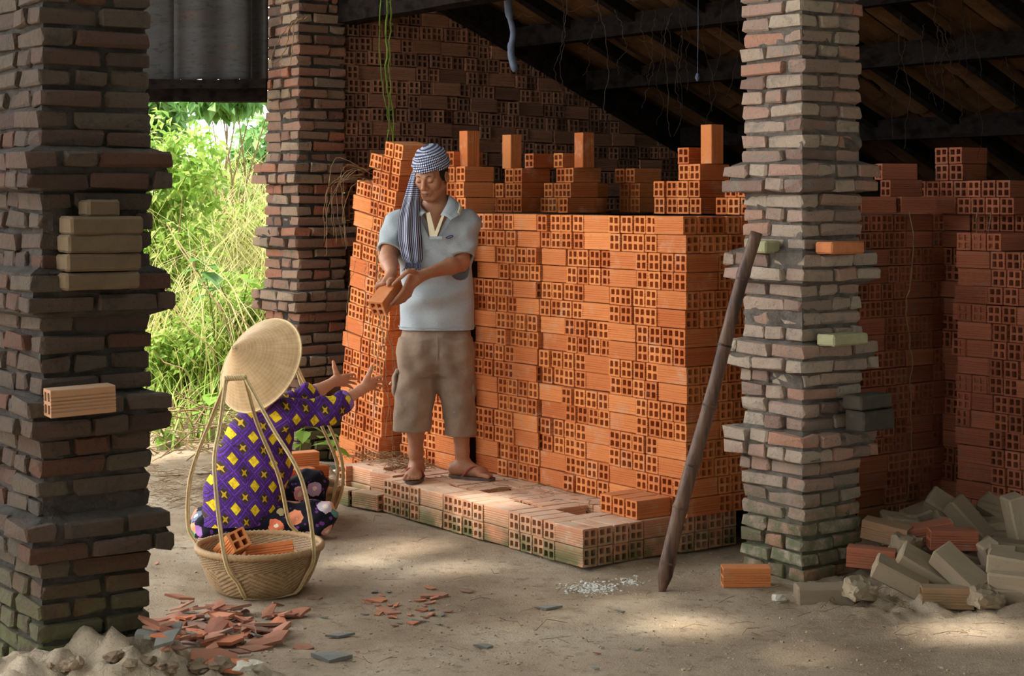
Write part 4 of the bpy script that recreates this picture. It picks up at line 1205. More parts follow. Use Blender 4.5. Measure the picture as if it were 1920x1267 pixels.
litter('lime_crumbs', 120, lambda r: (r.gauss(1185, 12), r.gauss(1086, 4)), 'pebble', M['lime'], 'small patch of white lime crumbs beside the foot of the pole', rs=10)
def top_litter(n, rs):
    rr = random.Random(rs); m = MB()
    for _ in range(n):
        a = rr.uniform(.25, 2.3); b = rr.uniform(-.3, .02); p = AB(a, b, ZP + rr.uniform(.002, .012)); an = rr.uniform(0, 6.28); L = rr.uniform(.03, .13); d = Vector((math.cos(an), math.sin(an), 0)) * L
        m.tube([p - d / 2, p + Vector((rr.uniform(-.02, .02), rr.uniform(-.02, .02), .004)), p + d / 2], rr.uniform(.0008, .002), 3, False)
    for _ in range(160):
        a = rr.uniform(1.7, 2.4); b = rr.uniform(-.35, -.05); p = AB(a, b, ZP + rr.uniform(.0, .03)); an = rr.uniform(0, 6.28); L = rr.uniform(.05, .2); d = Vector((math.cos(an), math.sin(an), 0)) * L
        m.tube([p - d / 2, p + Vector((rr.uniform(-.02, .02), rr.uniform(-.02, .02), .02)), p + d / 2], rr.uniform(.0008, .002), 3, False)
    o = m.build('dry_grass', M['dry'], None); tag(o, 'wisps of dry grass lying on the brick platform', None, None, 'stuff')
top_litter(110, 5)

# ------------------------------------------------------------------ vines
def vine(name, pts, rad, mat, label, group=None, leaves=0, n=6):
    P = spline(pts, n); m = MB()
    m.tube([p + Vector((J(.006), J(.006), J(.004))) for p in P], [rad * (1 - .5 * i / len(P)) for i in range(len(P))], 4, False)
    for _ in range(leaves):
        p = R.choice(P); s = R.uniform(.008, .02); a = R.uniform(0, 6.28); d = Vector((math.cos(a), math.sin(a), R.uniform(-.8, .2))) * s; e = Vector((-math.sin(a), math.cos(a), 0)) * s * .5
        m.add([p, p + d * .5 + e, p + d, p + d * .5 - e], [(0, 1, 2, 3)])
    o = m.build(name, mat); tag(o, label, 'vine', group); return o
for k, dx in enumerate((0, 9, -7)):
    vine('hanging_vine', [W(727 + dx, -60, 9.0), W(722 + dx + J(4), 60, 9.0), W(726 + dx + J(6), 150, 9.0), W(731 + dx + J(5), 230, 9.02), W(735 + dx + J(6), 300, 9.05), W(728 + dx, 350 + k * 12, 9.05)], .006 - .001 * k, M['green'],
         ('thickest green vine hanging beside the head of the man', 'thinner green vine hanging just right of the thickest one', 'thinner green vine hanging just left of the thickest one')[k], None, 26)
for k in range(14):
    x = R.uniform(655, 760); y = R.uniform(330, 560)
    pts = [W(x, y, 8.86)]
    for q in range(6):
        x += J(14) - 1; y += R.uniform(38, 75); 
        if y > 850: break
        pts.append(W(x, y, 8.80 - .02 * q - (y - 600) * .0006 + J(.03)))
    if len(pts) > 2: vine('dry_vine', pts, R.uniform(.0014, .0032), M['dry'], 'thin dry vine trailing down the leaning brick stack', 'dry vines on the leaning stack', 8)
for k in range(9):
    x0 = R.uniform(690, 730); y0 = R.uniform(300, 330); pts = [W(x0 - 15, y0 + 10, 9.0), W(x0 - 40 - R.random() * 30, y0 + R.uniform(-12, 30), 8.9), W(x0 - 62 - R.random() * 24, y0 + R.uniform(20, 80), 8.9), W(x0 - 70 - J(20), y0 + R.uniform(100, 170), 8.95)]
    vine('dry_root', pts, .0022, M['dry'], 'dry root arching from the leaning stack towards the rear pillar', 'dry roots beside the rear pillar', 4)
for k in range(16):
    x = R.uniform(1030, 1390); Y = R.uniform(7.4, 8.6); y = R.uniform(-40, 30); pts = [W(x, y, Y)]; L = R.uniform(100, 260)
    for q in range(5): x += J(16); y += L / 5; pts.append(W(x, y, Y))
    vine('hanging_root', pts, R.uniform(.0015, .003), M['root'], 'thin dry root dangling from the dark roof above the stacks', 'dry roots under the roof')
for k in range(12):
    x = R.uniform(1640, 1900); Y = R.uniform(7.6, 8.2); y = R.uniform(-40, 60); pts = [W(x, y, Y)]; L = R.uniform(120, 280)
    for q in range(5): x += J(14); y += L / 5; pts.append(W(x, y, Y))
    vine('hanging_root', pts, R.uniform(.0015, .003), M['root'], 'thin dry root dangling from the roof right of the front pillar', 'dry roots right of the pillar')
for k, x in enumerate((1706, 1832, 1858)):
    pts = [W(x, 395, 7.85)]; y = 395
    while y < 900: y += 90; pts.append(W(x + J(8), y, 7.84))
    vine('dry_vine', pts, .003, M['dry'], ('dry vine hanging down the shaded face right of the pillar', 'dry vine hanging on the far right stack, left of two', 'dry vine hanging on the far right stack, right of two')[k], None, 6)
for k in range(3):
    vine('climbing_root', [W(560 + k * 9, 32, 9.45), W(540 + k * 6, 48, 9.4), W(520 + k * 12, 80 + k * 20, 9.38), W(505 + k * 8, 120, 9.36)], .004, M['dry'], 'dark root clinging to the top of the rear pillar', 'dark roots on the rear pillar')
M['rag'] = simple('faded_blue_rag', srgb(92, 100, 116), 0.95, 0.1, 0.2, 20)
rg = MB(); rg.tube(spline([W(950, -40, 8.9), W(954, 20, 8.9), W(962, 60, 8.9), W(958, 95, 8.92), W(966, 134, 8.92)], 6), [.022] * 8 + [.016] * 8 + [.02] * 8 + [.012], 7)
o = rg.build('blue_rag', M['rag'], None, True); tag(o, 'faded blue twisted rag hanging from the roof before the back wall', 'rag')
th = MB(); th.tube([W(1309, -30, 8.0), W(1309, 60, 8.0), W(1308, 140, 8.0)], .0015, 4); th.tube([W(1308, 138, 8.0), W(1307, 146, 8.0), W(1308, 152, 8.0)], [.006, .012, .004], 6)
o = th.build('hanging_string', M['rag'], None); tag(o, 'pale string with a small tied scrap hanging under the dark roof', 'string')
# ------------------------------------------------------------------ greenery beyond the opening
def leaf_cloud(n, sampler, size, rr, droop=0.4, face=None, narrow=0.5):
    """n folded leaves; returns verts, faces, per-vertex random"""
    rs = np.random.RandomState(rr)
    P = sampler(rs, n)
    s = size[0] + (size[1] - size[0]) * rs.rand(n)
    az = rs.rand(n) * 2 * np.pi; el = (rs.rand(n) - 0.5 - droop) * 1.6
    d = np.stack([np.cos(az) * np.cos(el), np.sin(az) * np.cos(el), np.sin(el)], -1)
    up = np.stack([rs.randn(n) * .5, rs.randn(n) * .5, np.ones(n)], -1)
    w = np.cross(d, up); w /= np.linalg.norm(w, axis=1, keepdims=True) + 1e-9
    nn = np.cross(w, d)
    s = s[:, None]
    a = P; m1 = P + d * s * .45 + w * s * narrow * .5 + nn * s * .10; m2 = P + d * s * .45 - w * s * narrow * .5 + nn * s * .10; mid = P + d * s * .5; t = P + d * s - nn * s * .08
    V = np.stack([a, m1, mid, m2, t], 1).reshape(-1, 3)
    k = np.arange(n) * 5
    F = np.concatenate([np.stack([k, k + 1, k + 2], -1), np.stack([k, k + 2, k + 3], -1), np.stack([k + 1, k + 4, k + 2], -1), np.stack([k + 2, k + 4, k + 3], -1)])
    rn = np.repeat(np.clip(rs.rand(n) * .8 + .2 * rs.rand(n), 0, 1), 5)
    return V, F, rn
def leaf_obj(name, V, F, rn, mat, parent=None, off=(0, 0, 0)):
    me = bpy.data.meshes.new(name); me.from_pydata((V - np.array(off)).tolist(), [], F.tolist()); me.update()
    at = me.attributes.new('rnd', 'FLOAT', 'POINT'); at.data.foreach_set('value', rn.astype(np.float32))
    return link(name, me, mat, parent)
def blob(c, r, lump=3):
    c = np.array(c, float); r = np.array(r, float)
    def f(rs, n):
        sub = rs.randn(lump * 4, 3); sub /= np.linalg.norm(sub, axis=1, keepdims=True); sub = sub * (0.25 + .55 * rs.rand(len(sub), 1))
        k = rs.randint(len(sub), size=n)
        q = rs.randn(n, 3); q /= np.linalg.norm(q, axis=1, keepdims=True)
        p = sub[k] + q * .42 * (0.55 + .45 * rs.rand(n, 1))
        return c + p * r
    return f
def shrub(c, r, n, size, mat, label, seed, name='shrub', cat='shrub', narrow=.5, droop=.3, group=None):
    base = Vector((c[0], c[1], gz(c[0], c[1])))
    root = empty(name, base); tag(root, label, cat, group)
    V, F, rn = leaf_cloud(n, blob(c, r), size, seed, droop, None, narrow)
    o = leaf_obj('foliage', V, F, rn, mat, root, base); o['kind'] = 'stuff'
    m = MB(); rr = random.Random(seed)
    for _ in range(9):
        q = Vector((c[0] + rr.uniform(-.7, .7) * r[0], c[1] + rr.uniform(-.7, .7) * r[1], c[2] + rr.uniform(-.2, .7) * r[2]))
        m.tube([Vector((rr.uniform(-.05, .05), rr.uniform(-.05, .05), -.03)), (q - base) * .5 + Vector((rr.uniform(-.1, .1), rr.uniform(-.1, .1), 0)), q - base], [.012, .008, .003], 5, False)
    m.build('stem', M['dry'], root)
    return root
def V3(px, py, Y): return tuple(W(px, py, Y))
shrub(V3(300, 330, 12.2), (.55, .5, .75), 2600, (.05, .11), M['leaf'], 'leafy yellow-green creeper bush hanging at the left edge of the opening', 1)
shrub(V3(400, 380, 14.0), (.9, .6, .42), 3200, (.06, .12), M['leaf'], 'bright green bush below the white sky gap in the opening', 2)
shrub(V3(520, 330, 14.5), (.5, .6, .7), 2400, (.08, .16), M['leafd'], 'blue-green broad-leaved bush at the upper right of the opening', 3)
shrub(V3(470, 470, 13.0), (.75, .5, .6), 2600, (.05, .10), M['leaf'], 'pale green weeds rising behind the rear pillar', 4)
shrub(V3(330, 560, 12.0), (.7, .5, .55), 2800, (.05, .09), M['leaf'], 'mid-height tangle of light green weeds by the dark pillar', 5)
shrub(V3(320, 690, 11.2), (.7, .45, .45), 2600, (.045, .09), M['leaf'], 'low bright green undergrowth left of the conical hat', 6)
shrub(V3(430, 610, 11.6), (.75, .45, .42), 2200, (.05, .10), M['leaf'], 'fresh green undergrowth just above the conical hat', 7)
shrub(V3(262, 200, 15.5), (.55, .8, .7), 2600, (.09, .18), M['leafd'], 'dark green tree foliage at the top left of the opening', 8)
shrub(V3(640, 250, 16.5), (.85, .8, 1.2), 2400, (.10, .2), M['leafd'], 'tall tree foliage beyond the rear pillar', 9)
shrub(V3(140, 420, 13.5), (.9, .8, 1.2), 2400, (.08, .16), M['leafd'], 'dense bush hidden mostly behind the dark pillar', 10)
shrub(V3(690, 560, 14.5), (1.2, .8, 1.3), 1800, (.10, .2), M['leafd'], 'dense bush mostly hidden behind the rear pillar and back wall', 11)
shrub(V3(430, 188, 13.2), (.42, .4, .13), 420, (.09, .17), M['leafd'], 'broad green leaves hanging across the white sky at the top of the opening', 12, droop=.5)
# straw-coloured tall grass on the bank, uncountable
def grass(name, n, region, hgt, mat, label, seed, wd=.004):
    rs = np.random.RandomState(seed); P = region(rs, n); V = []; F = []; rn = []
    for i in range(n):
        p = P[i]; h = hgt[0] + (hgt[1] - hgt[0]) * rs.rand(); a = rs.rand() * 6.283; b = np.array([np.cos(a), np.sin(a), 0]) * h * (0.15 + .75 * rs.rand()); w = np.array([-np.sin(a + rs.rand()), np.cos(a), 0]) * wd * (0.6 + rs.rand())
        k = len(V)
        for t in (0, .35, .7, 1):
            c = p + np.array([0, 0, h * (t - .25 * t * t)]) + b * t * t; ww = w * (1 - t * .85); V += [c - ww, c + ww]
        for q in range(3): F.append((k + 2 * q, k + 2 * q + 1, k + 2 * q + 3, k + 2 * q + 2))
        rn += [rs.rand()] * 8
    V = np.array(V); o = leaf_obj(name, V, np.array(F), np.array(rn), mat); tag(o, label, 'grass', None, 'stuff'); return o
def bank(x0, x1, y0, y1):
    def f(rs, n):
        x = x0 + (x1 - x0) * rs.rand(n); y = y0 + (y1 - y0) * rs.rand(n); return np.stack([x, y, ground_z(x, y)], -1)
    return f
grass('tall_grass', 4200, bank(-3.9, -1.5, 10.9, 14.2), (.4, 1.2), M['leafy'], 'tall straw-yellow grass covering the sunny bank', 21, .006)
grass('green_grass', 1700, bank(-3.6, -1.4, 10.3, 12.5), (.2, .6), M['leaf'], 'fresh green grass at the foot of the bank', 22, .006)
# saplings with big leaves that can be told apart
def big_leaf(L=0.12, Wd=0.055):
    v = []; f = []; n = 6
    for i in range(n + 1):
        t = i / n; w = Wd * math.sin(math.pi * min(1, t ** .8)) ** .8 * (1 - .2 * t); x = t * L; z = -.25 * L * t * t
        v += [(x, -w, z + .18 * w), (x, 0, z), (x, w, z + .18 * w)]
    for i in range(n):
        a = i * 3; f += [(a, a + 3, a + 4, a + 1), (a + 1, a + 4, a + 5, a + 2)]
    me = pym('leaf', v, f); at = me.attributes.new('rnd', 'FLOAT', 'POINT'); at.data.foreach_set('value', [0.3] * len(v)); return me
LFM = big_leaf(); LFM.materials.append(M['leaf']); LFD = big_leaf(.13, .05); LFD.materials.append(M['leafd'])
def sapling(px, py, Y, h, nl, label, mesh, seed, sc=1.0):
    g = W(px, py, Y); base = Vector((g.x, g.y, gz(g.x, g.y))); top = g.z - base.z + h
    root = empty('sapling', base); tag(root, label, 'plant')
    rr = random.Random(seed); lean = rr.uniform(-.15, .15)
    st = [Vector((lean * t * t, 0, top * t)) for t in (0, .25, .5, .75, 1)]
    m = MB(); m.tube(st, [.008, .007, .006, .004, .002], 5, False); m.build('stem', M['green'], root)
    for i in range(nl):
        t = 1 - (i / nl) * min(.95, h / max(top, .01)); a = i * 2.4 + rr.uniform(-.4, .4)
        o = link('leaf', mesh, None, root, Vector((lean * t * t, 0, top * t))); o.rotation_euler = (0, rr.uniform(-.35, .35), a); o.scale = (sc * rr.uniform(.7, 1.2),) * 3
sapling(410, 560, 11.0, .28, 13, 'young sapling with long dark leaves in the middle of the opening', LFD, 1, 1.2)
sapling(370, 780, 10.6, .16, 9, 'sapling with rounded blue-green leaves left of the hat', LFM, 2, 1.1)
sapling(312, 830, 10.4, .15, 8, 'small broad-leaved plant low beside the dark pillar', LFM, 3, 1.0)
sapling(640, 850, 8.95, .10, 7, 'small green seedling at the foot of the leaning stack', LFM, 4, .8)
sapling(560, 838, 9.2, .12, 7, 'small green seedling behind the arm of the woman', LFM, 5, .8)
sapling(445, 590, 11.3, .3, 10, 'pale sapling right of the long dark-leaved one', LFM, 6, 1.0)
# tangle of dry stalks under the hedge
m = MB(); rr = random.Random(31)
for _ in range(320):
    px, py = rr.uniform(265, 560), rr.uniform(760, 890); Y = rr.uniform(10.0, 10.9); p = W(px, py, Y); a = rr.uniform(0, 6.28); L = rr.uniform(.1, .4); d = Vector((math.cos(a), math.sin(a) * .4, rr.uniform(-.6, .4))) * L
    m.tube([p, p + d * .5 + Vector((rr.uniform(-.05, .05), 0, rr.uniform(-.04, .08))), p + d], rr.uniform(.002, .005), 4, False)
o = m.build('dry_stalks', M['dry']); tag(o, 'tangle of dry brown stalks at the foot of the bank', None, None, 'stuff')
for k in range(6):
    x = (372, 395, 440, 350, 470, 300)[k]; vine('arching_stem', [W(x - 60, 420 + 30 * k, 11.3), W(x, 520 + 30 * k, 10.9), W(x + 50, 600 + 20 * k, 10.8), W(x + 70, 680 + 20 * k, 10.8)], .005, M['dry'], 'long thin stem arching across the bushes beyond the opening', 'arching stems beyond the opening')

# ------------------------------------------------------------------ unseen shade trees around the yard, crowns shaped to block sky and pass sun spots
def shade_tree(base, c, r, n, size, seed, label, gaps=()):
    root = empty('shade_tree', base); tag(root, label, 'tree')
    V, F, rn = leaf_cloud(n, flat(c, r), size, seed, .1, None, .62)
    if gaps:
        P = V.reshape(-1, 5, 3); c0 = P.mean(1); keep = np.ones(len(P), bool); sd = np.array(SUN_TO)
        for gx, gy, gzv, gr in gaps:
            d = c0 - np.array([gx, gy, gzv]); d = d - (d @ sd)[:, None] * sd; keep &= np.linalg.norm(d, axis=1) > gr * (0.8 + .4 * np.random.RandomState(3).rand(len(P)))
        n2 = keep.sum(); V = P[keep].reshape(-1, 3); k = np.arange(n2) * 5
        F = np.concatenate([np.stack([k, k + 1, k + 2], -1), np.stack([k, k + 2, k + 3], -1), np.stack([k + 1, k + 4, k + 2], -1), np.stack([k + 2, k + 4, k + 3], -1)])
        rn = rn.reshape(-1, 5)[keep].reshape(-1)
    o = leaf_obj('foliage', V, F, rn, M['canopy'], root, base); o['kind'] = 'stuff'
    m = MB(); b = Vector(base); cc = Vector(c) - b
    m.tube([Vector((0, 0, -.1)), cc * .35 + Vector((.1, .1, 0)), cc * .8, cc], [.16, .13, .09, .04], 10); rr = random.Random(seed)
    for _ in range(10):
        q = Vector((c[0] + rr.uniform(-.8, .8) * r[0], c[1] + rr.uniform(-.8, .8) * r[1], c[2] + rr.uniform(-.3, .5) * r[2])) - b; s = cc * rr.uniform(.5, .9)
        m.tube([s, s.lerp(q, .5) + Vector((0, 0, .15)), q], [.05, .03, .01], 6, False)
    m.build('trunk', M['beam'], root, True)
def flat(c, r):
    c = np.array(c, float); r = np.array(r, float)
    def f(rs, n):
        a = rs.rand(n) * 2 * np.pi; q = np.sqrt(rs.rand(n)); return c + np.stack([np.cos(a) * q, np.sin(a) * q, (rs.rand(n) - .5) * (1.2 - q * .6)], -1) * r
    return f
# ------------------------------------------------------------------ smooth bodies from blended distance fields
class Field:
    def __init__(s, lo, hi, h):
        s.lo = np.array(lo, np.float32); s.h = h
        s.n = np.ceil((np.array(hi) - np.array(lo)) / h).astype(int) + 1
        s.d = np.full(s.n, 1.0, np.float32)
    def like(s):
        o = Field.__new__(Field); o.lo = s.lo; o.h = s.h; o.n = s.n; o.d = np.full(s.n, 1.0, np.float32); return o
    def _win(s, blo, bhi):
        a = np.clip(np.floor((np.array(blo) - s.lo) / s.h).astype(int), 0, s.n); b = np.clip(np.ceil((np.array(bhi) - s.lo) / s.h).astype(int) + 1, 0, s.n)
        if (b <= a).any(): return None
        g = [(s.lo[i] + s.h * np.arange(a[i], b[i], dtype=np.float32)) for i in range(3)]
        return (slice(a[0], b[0]), slice(a[1], b[1]), slice(a[2], b[2])), g[0][:, None, None], g[1][None, :, None], g[2][None, None, :]
    def _put(s, w, d, k, op):
        cur = s.d[w]
        if op == 'u':
            if k > 0: h = np.maximum(k - np.abs(cur - d), 0) / k; s.d[w] = np.minimum(cur, d) - h * h * k * .25
            else: s.d[w] = np.minimum(cur, d)
        elif op == 's':
            d = -d; h = np.maximum(k - np.abs(cur - d), 0) / max(k, 1e-6); s.d[w] = np.maximum(cur, d) + h * h * k * .25
        elif op == 'i': s.d[w] = np.maximum(cur, d)
    def cap(s, a, b, ra, rb=None, k=.02, op='u'):
        rb = ra if rb is None else rb; a = np.array(a, np.float32); b = np.array(b, np.float32); m = max(ra, rb) + k + s.h * 2
        w = s._win(np.minimum(a, b) - m, np.maximum(a, b) + m)
        if w is None: return s
        w, X, Y, Z = w; ba = b - a; l2 = max(float(ba @ ba), 1e-12)
        t = np.clip(((X - a[0]) * ba[0] + (Y - a[1]) * ba[1] + (Z - a[2]) * ba[2]) / l2, 0, 1)
        d = np.sqrt((X - a[0] - t * ba[0]) ** 2 + (Y - a[1] - t * ba[1]) ** 2 + (Z - a[2] - t * ba[2]) ** 2) - (ra + (rb - ra) * t)
        s._put(w, d, k, op); return s
    def chain(s, pts, rad, k=.02):
        for i in range(len(pts) - 1): s.cap(pts[i], pts[i + 1], rad[i], rad[i + 1], k)
        return s
    def ell(s, c, r, Rm=None, k=.02, op='u'):
        c = np.array(c, np.float32); r = np.array(r, np.float32); m = float(r.max()) + k + s.h * 2
        w = s._win(c - m, c + m)
        if w is None: return s
        w, X, Y, Z = w; x, y, z = X - c[0], Y - c[1], Z - c[2]
        if Rm is not None:
            Q = np.array(Rm, np.float32)                         # rows: local axes
            x, y, z = (Q[i][0] * x + Q[i][1] * y + Q[i][2] * z for i in range(3))
        k0 = np.sqrt((x / r[0]) ** 2 + (y / r[1]) ** 2 + (z / r[2]) ** 2); k1 = np.sqrt((x / r[0] ** 2) ** 2 + (y / r[1] ** 2) ** 2 + (z / r[2] ** 2) ** 2)
        s._put(w, k0 * (k0 - 1) / np.maximum(k1, 1e-6), k, op); return s
    def loft(s, zs, cx, cy, rx, ry, k=.02, yaw=0.0, op='u', p=2.0, fold=None):
        """stack of ellipses along z (ascending zs)"""
        zs = np.array(zs); m = max(max(rx), max(ry)) + k + .03
        w = s._win((min(cx) - m, min(cy) - m, zs[0] - .02), (max(cx) + m, max(cy) + m, zs[-1] + .02))
        w, X, Y, Z = w; zz = Z[0, 0]
        ix = lambda q: np.interp(zz, zs, q)[None, None, :].astype(np.float32)
        x = X - ix(cx); y = Y - ix(cy); c_, s_ = math.cos(yaw), math.sin(yaw); x, y = x * c_ + y * s_, -x * s_ + y * c_
        RX, RY = ix(rx), ix(ry)
        q = (np.abs(x / RX) ** p + np.abs(y / RY) ** p) ** (1 / p)
        d = (q - 1) * np.minimum(RX, RY)
        if fold is not None: d = d + fold(X, Y, Z)
        d = np.maximum(d, np.maximum(zs[0] - Z, Z - zs[-1]))
        s._put(w, d, k, op); return s
    def plane(s, p, nrm):
        """keep the side the normal points away from"""
        g = [(s.lo[i] + s.h * np.arange(s.n[i], dtype=np.float32)) for i in range(3)]
        nrm = np.array(nrm, float); nrm /= np.linalg.norm(nrm)
        d = (g[0][:, None, None] - p[0]) * nrm[0] + (g[1][None, :, None] - p[1]) * nrm[1] + (g[2][None, None, :] - p[2]) * nrm[2]
        s.d = np.maximum(s.d, d.astype(np.float32)); return s
    def warp(s, fn):
        g = [(s.lo[i] + s.h * np.arange(s.n[i], dtype=np.float32)) for i in range(3)]
        s.d = s.d + fn(g[0][:, None, None], g[1][None, :, None], g[2][None, None, :]).astype(np.float32); return s
    def mesh(s, name, smooth=1):
        d = s.d; ins = d < 0
        c = np.zeros(np.array(d.shape) - 1, np.uint8)
        for i in (0, 1):
            for j in (0, 1):
                for k in (0, 1):
                    c += ins[i:d.shape[0] - 1 + i, j:d.shape[1] - 1 + j, k:d.shape[2] - 1 + k]
        act = np.argwhere((c > 0) & (c < 8)); n = len(act)
        idx = np.full(c.shape, -1, np.int32); idx[act[:, 0], act[:, 1], act[:, 2]] = np.arange(n)
        cv = {}
        for i in (0, 1):
            for j in (0, 1):
                for k in (0, 1): cv[(i, j, k)] = d[act[:, 0] + i, act[:, 1] + j, act[:, 2] + k]
        acc = np.zeros((n, 3)); cnt = np.zeros(n)
        E = [((i, j, k), tuple(np.array((i, j, k)) + np.eye(3, dtype=int)[ax])) for ax in range(3) for i in (0, 1) for j in (0, 1) for k in (0, 1) if (i, j, k)[ax] == 0]
        for a, b in E:
            va, vb = cv[a], cv[b]; x = (va < 0) != (vb < 0); t = np.where(x, va / np.where(va == vb, 1, va - vb), 0)
            p = np.array(a)[None] + t[:, None] * (np.array(b) - np.array(a))[None]
            acc += p * x[:, None]; cnt += x
        V = s.lo + s.h * (act + acc / cnt[:, None])
        F = []
        for ax in range(3):
            sl0 = [slice(None)] * 3; sl1 = [slice(None)] * 3; sl0[ax] = slice(0, -1); sl1[ax] = slice(1, None)
            ch = ins[tuple(sl0)] != ins[tuple(sl1)]; e = np.argwhere(ch)
            o1, o2 = [q for q in range(3) if q != ax]
            ok = (e[:, o1] > 0) & (e[:, o2] > 0) & (e[:, o1] < c.shape[o1]) & (e[:, o2] < c.shape[o2]); e = e[ok]
            inside0 = ins[e[:, 0], e[:, 1], e[:, 2]]
            def cell(d1, d2):
                q = e.copy(); q[:, o1] += d1; q[:, o2] += d2; return idx[q[:, 0], q[:, 1], q[:, 2]]
            q = np.stack([cell(-1, -1), cell(0, -1), cell(0, 0), cell(-1, 0)], -1)
            flip = inside0 if ax != 1 else ~inside0
            q[~flip] = q[~flip][:, ::-1]; F.append(q)
        F = np.concatenate(F); F = F[(F >= 0).all(1)]
        # light smoothing
        for _ in range(smooth):
            A = np.zeros_like(V); w = np.zeros(len(V))
            for i in range(4):
                a, b = F[:, i], F[:, (i + 1) % 4]; np.add.at(A, a, V[b]); np.add.at(w, a, 1); np.add.at(A, b, V[a]); np.add.at(w, b, 1)
            V = V * .5 + .5 * A / np.maximum(w, 1)[:, None]
        s.V = V; s.F = F
        return npmesh(name, V, F)
def part(name, fld, mat, parent, sm=1, uv=None):
    me = fld.mesh(name, sm)
    if uv is not None: set_uv(me, uv(fld.V))
    off = Vector(parent.location) if parent.type == 'EMPTY' else Vector((0, 0, 0))
    o = link(name, me, mat, parent)
    o.location = -off
    return o
def set_uv(me, arr):
    at = me.attributes.new('cloth', 'FLOAT_VECTOR', 'POINT'); at.data.foreach_set('vector', np.asarray(arr, np.float32).ravel())

# ------------------------------------------------------------------ materials of the people
def skin_mat(name, a, b, flush):
    t = NT(name, 0.5, 0.35); co = t.coords('Object', rnd=False); n = t.noise(9, 5, .6, co); n2 = t.noise(160, 3, .6, co)
    t.color(t.mix(t.step(n, .45, .75), t.ramp(n2, [(.3, a), (.7, b)]), flush)).bump(n2, .12, .002)
    try: t.b.inputs['Subsurface Weight'].default_value = 0.06; t.b.inputs['Subsurface Radius'].default_value = (.012, .005, .003)
    except Exception: pass
    return t.m
M['skin'] = skin_mat('tanned_skin', srgb(158, 106, 78), srgb(178, 126, 94), srgb(166, 104, 78))
M['skin_w'] = skin_mat('light_brown_skin', srgb(196, 136, 104), srgb(208, 150, 116), srgb(202, 132, 104))
M['lip'] = simple('lips', srgb(132, 84, 72), .5, .35, .06, 40)
M['hair'] = simple('black_hair', srgb(24, 20, 20), .5, .4, .2, 60)
def cloth_attr(t):
    at = t.n('ShaderNodeAttribute'); at.attribute_name = 'cloth'; x = t.n('ShaderNodeSeparateXYZ'); t.l(at.outputs['Vector'], x.inputs[0]); return x.outputs[0], x.outputs[1], x.outputs[2]
def polo_mat():
    t = NT('heather_grey_cotton', .92, .1); co = t.coords('Object', rnd=False)
    n = t.noise(420, 3, .7, co); n2 = t.noise(5, 5, .6, co); n3 = t.noise(13, 4, .6, co)
    c = t.ramp(n, [(.35, srgb(146, 152, 156)), (.65, srgb(182, 188, 190))])
    c = t.mix(t.math('MULTIPLY', t.step(n2, .52, .72), .45), c, srgb(160, 148, 136))
    t.color(c).bump(t.math('ADD', n3, t.math('MULTIPLY', n, .12)), .45, .012); return t.m
M['polo'] = polo_mat()
M['cream'] = simple('cream_cotton', srgb(222, 206, 172), .9, .1, .05, 200, .1)
def shorts_mat():
    t = NT('khaki_twill', .93, .1); co = t.coords('Object', rnd=False)
    n = t.noise(300, 3, .6, co); n2 = t.noise(6, 5, .65, co); n3 = t.noise(16, 4, .6, co); g = t.noise(34, 4, .6, co)
    c = t.ramp(n2, [(.3, srgb(126, 104, 88)), (.7, srgb(164, 142, 122))])
    c = t.mix(t.math('MULTIPLY', n, .2), c, srgb(110, 92, 78))
    z = t.worldz(); m = t.math('MULTIPLY', t.step(z, .62, .48), t.step(g, .66, .70)); c = t.mix(m, c, srgb(110, 146, 190))
    t.color(c).bump(t.math('ADD', n3, t.math('MULTIPLY', n, .08)), .5, .014); return t.m
M['shorts'] = shorts_mat()
def krama_mat():
    t = NT('checked_krama', .92, .1); u, v, w = cloth_attr(t)
    def band(x, per): return t.math('GREATER_THAN', t.math('FRACT', t.math('DIVIDE', x, per)), .5)
    a = band(u, .0112); b = band(v, .0112)
    s = t.math('MULTIPLY', t.math('ADD', a, b), .5)
    chk = t.ramp(s, [(0, srgb(226, 228, 234)), (.5, srgb(96, 102, 134)), (1, srgb(22, 24, 48))])
    st = t.mix(band(u, .012), srgb(176, 176, 190), srgb(26, 26, 54))
    t.color(t.mix(w, chk, st)); co = t.coords('Object', rnd=False); t.bump(t.noise(30, 4, .6, co), .35, .008); return t.m
M['krama'] = krama_mat()
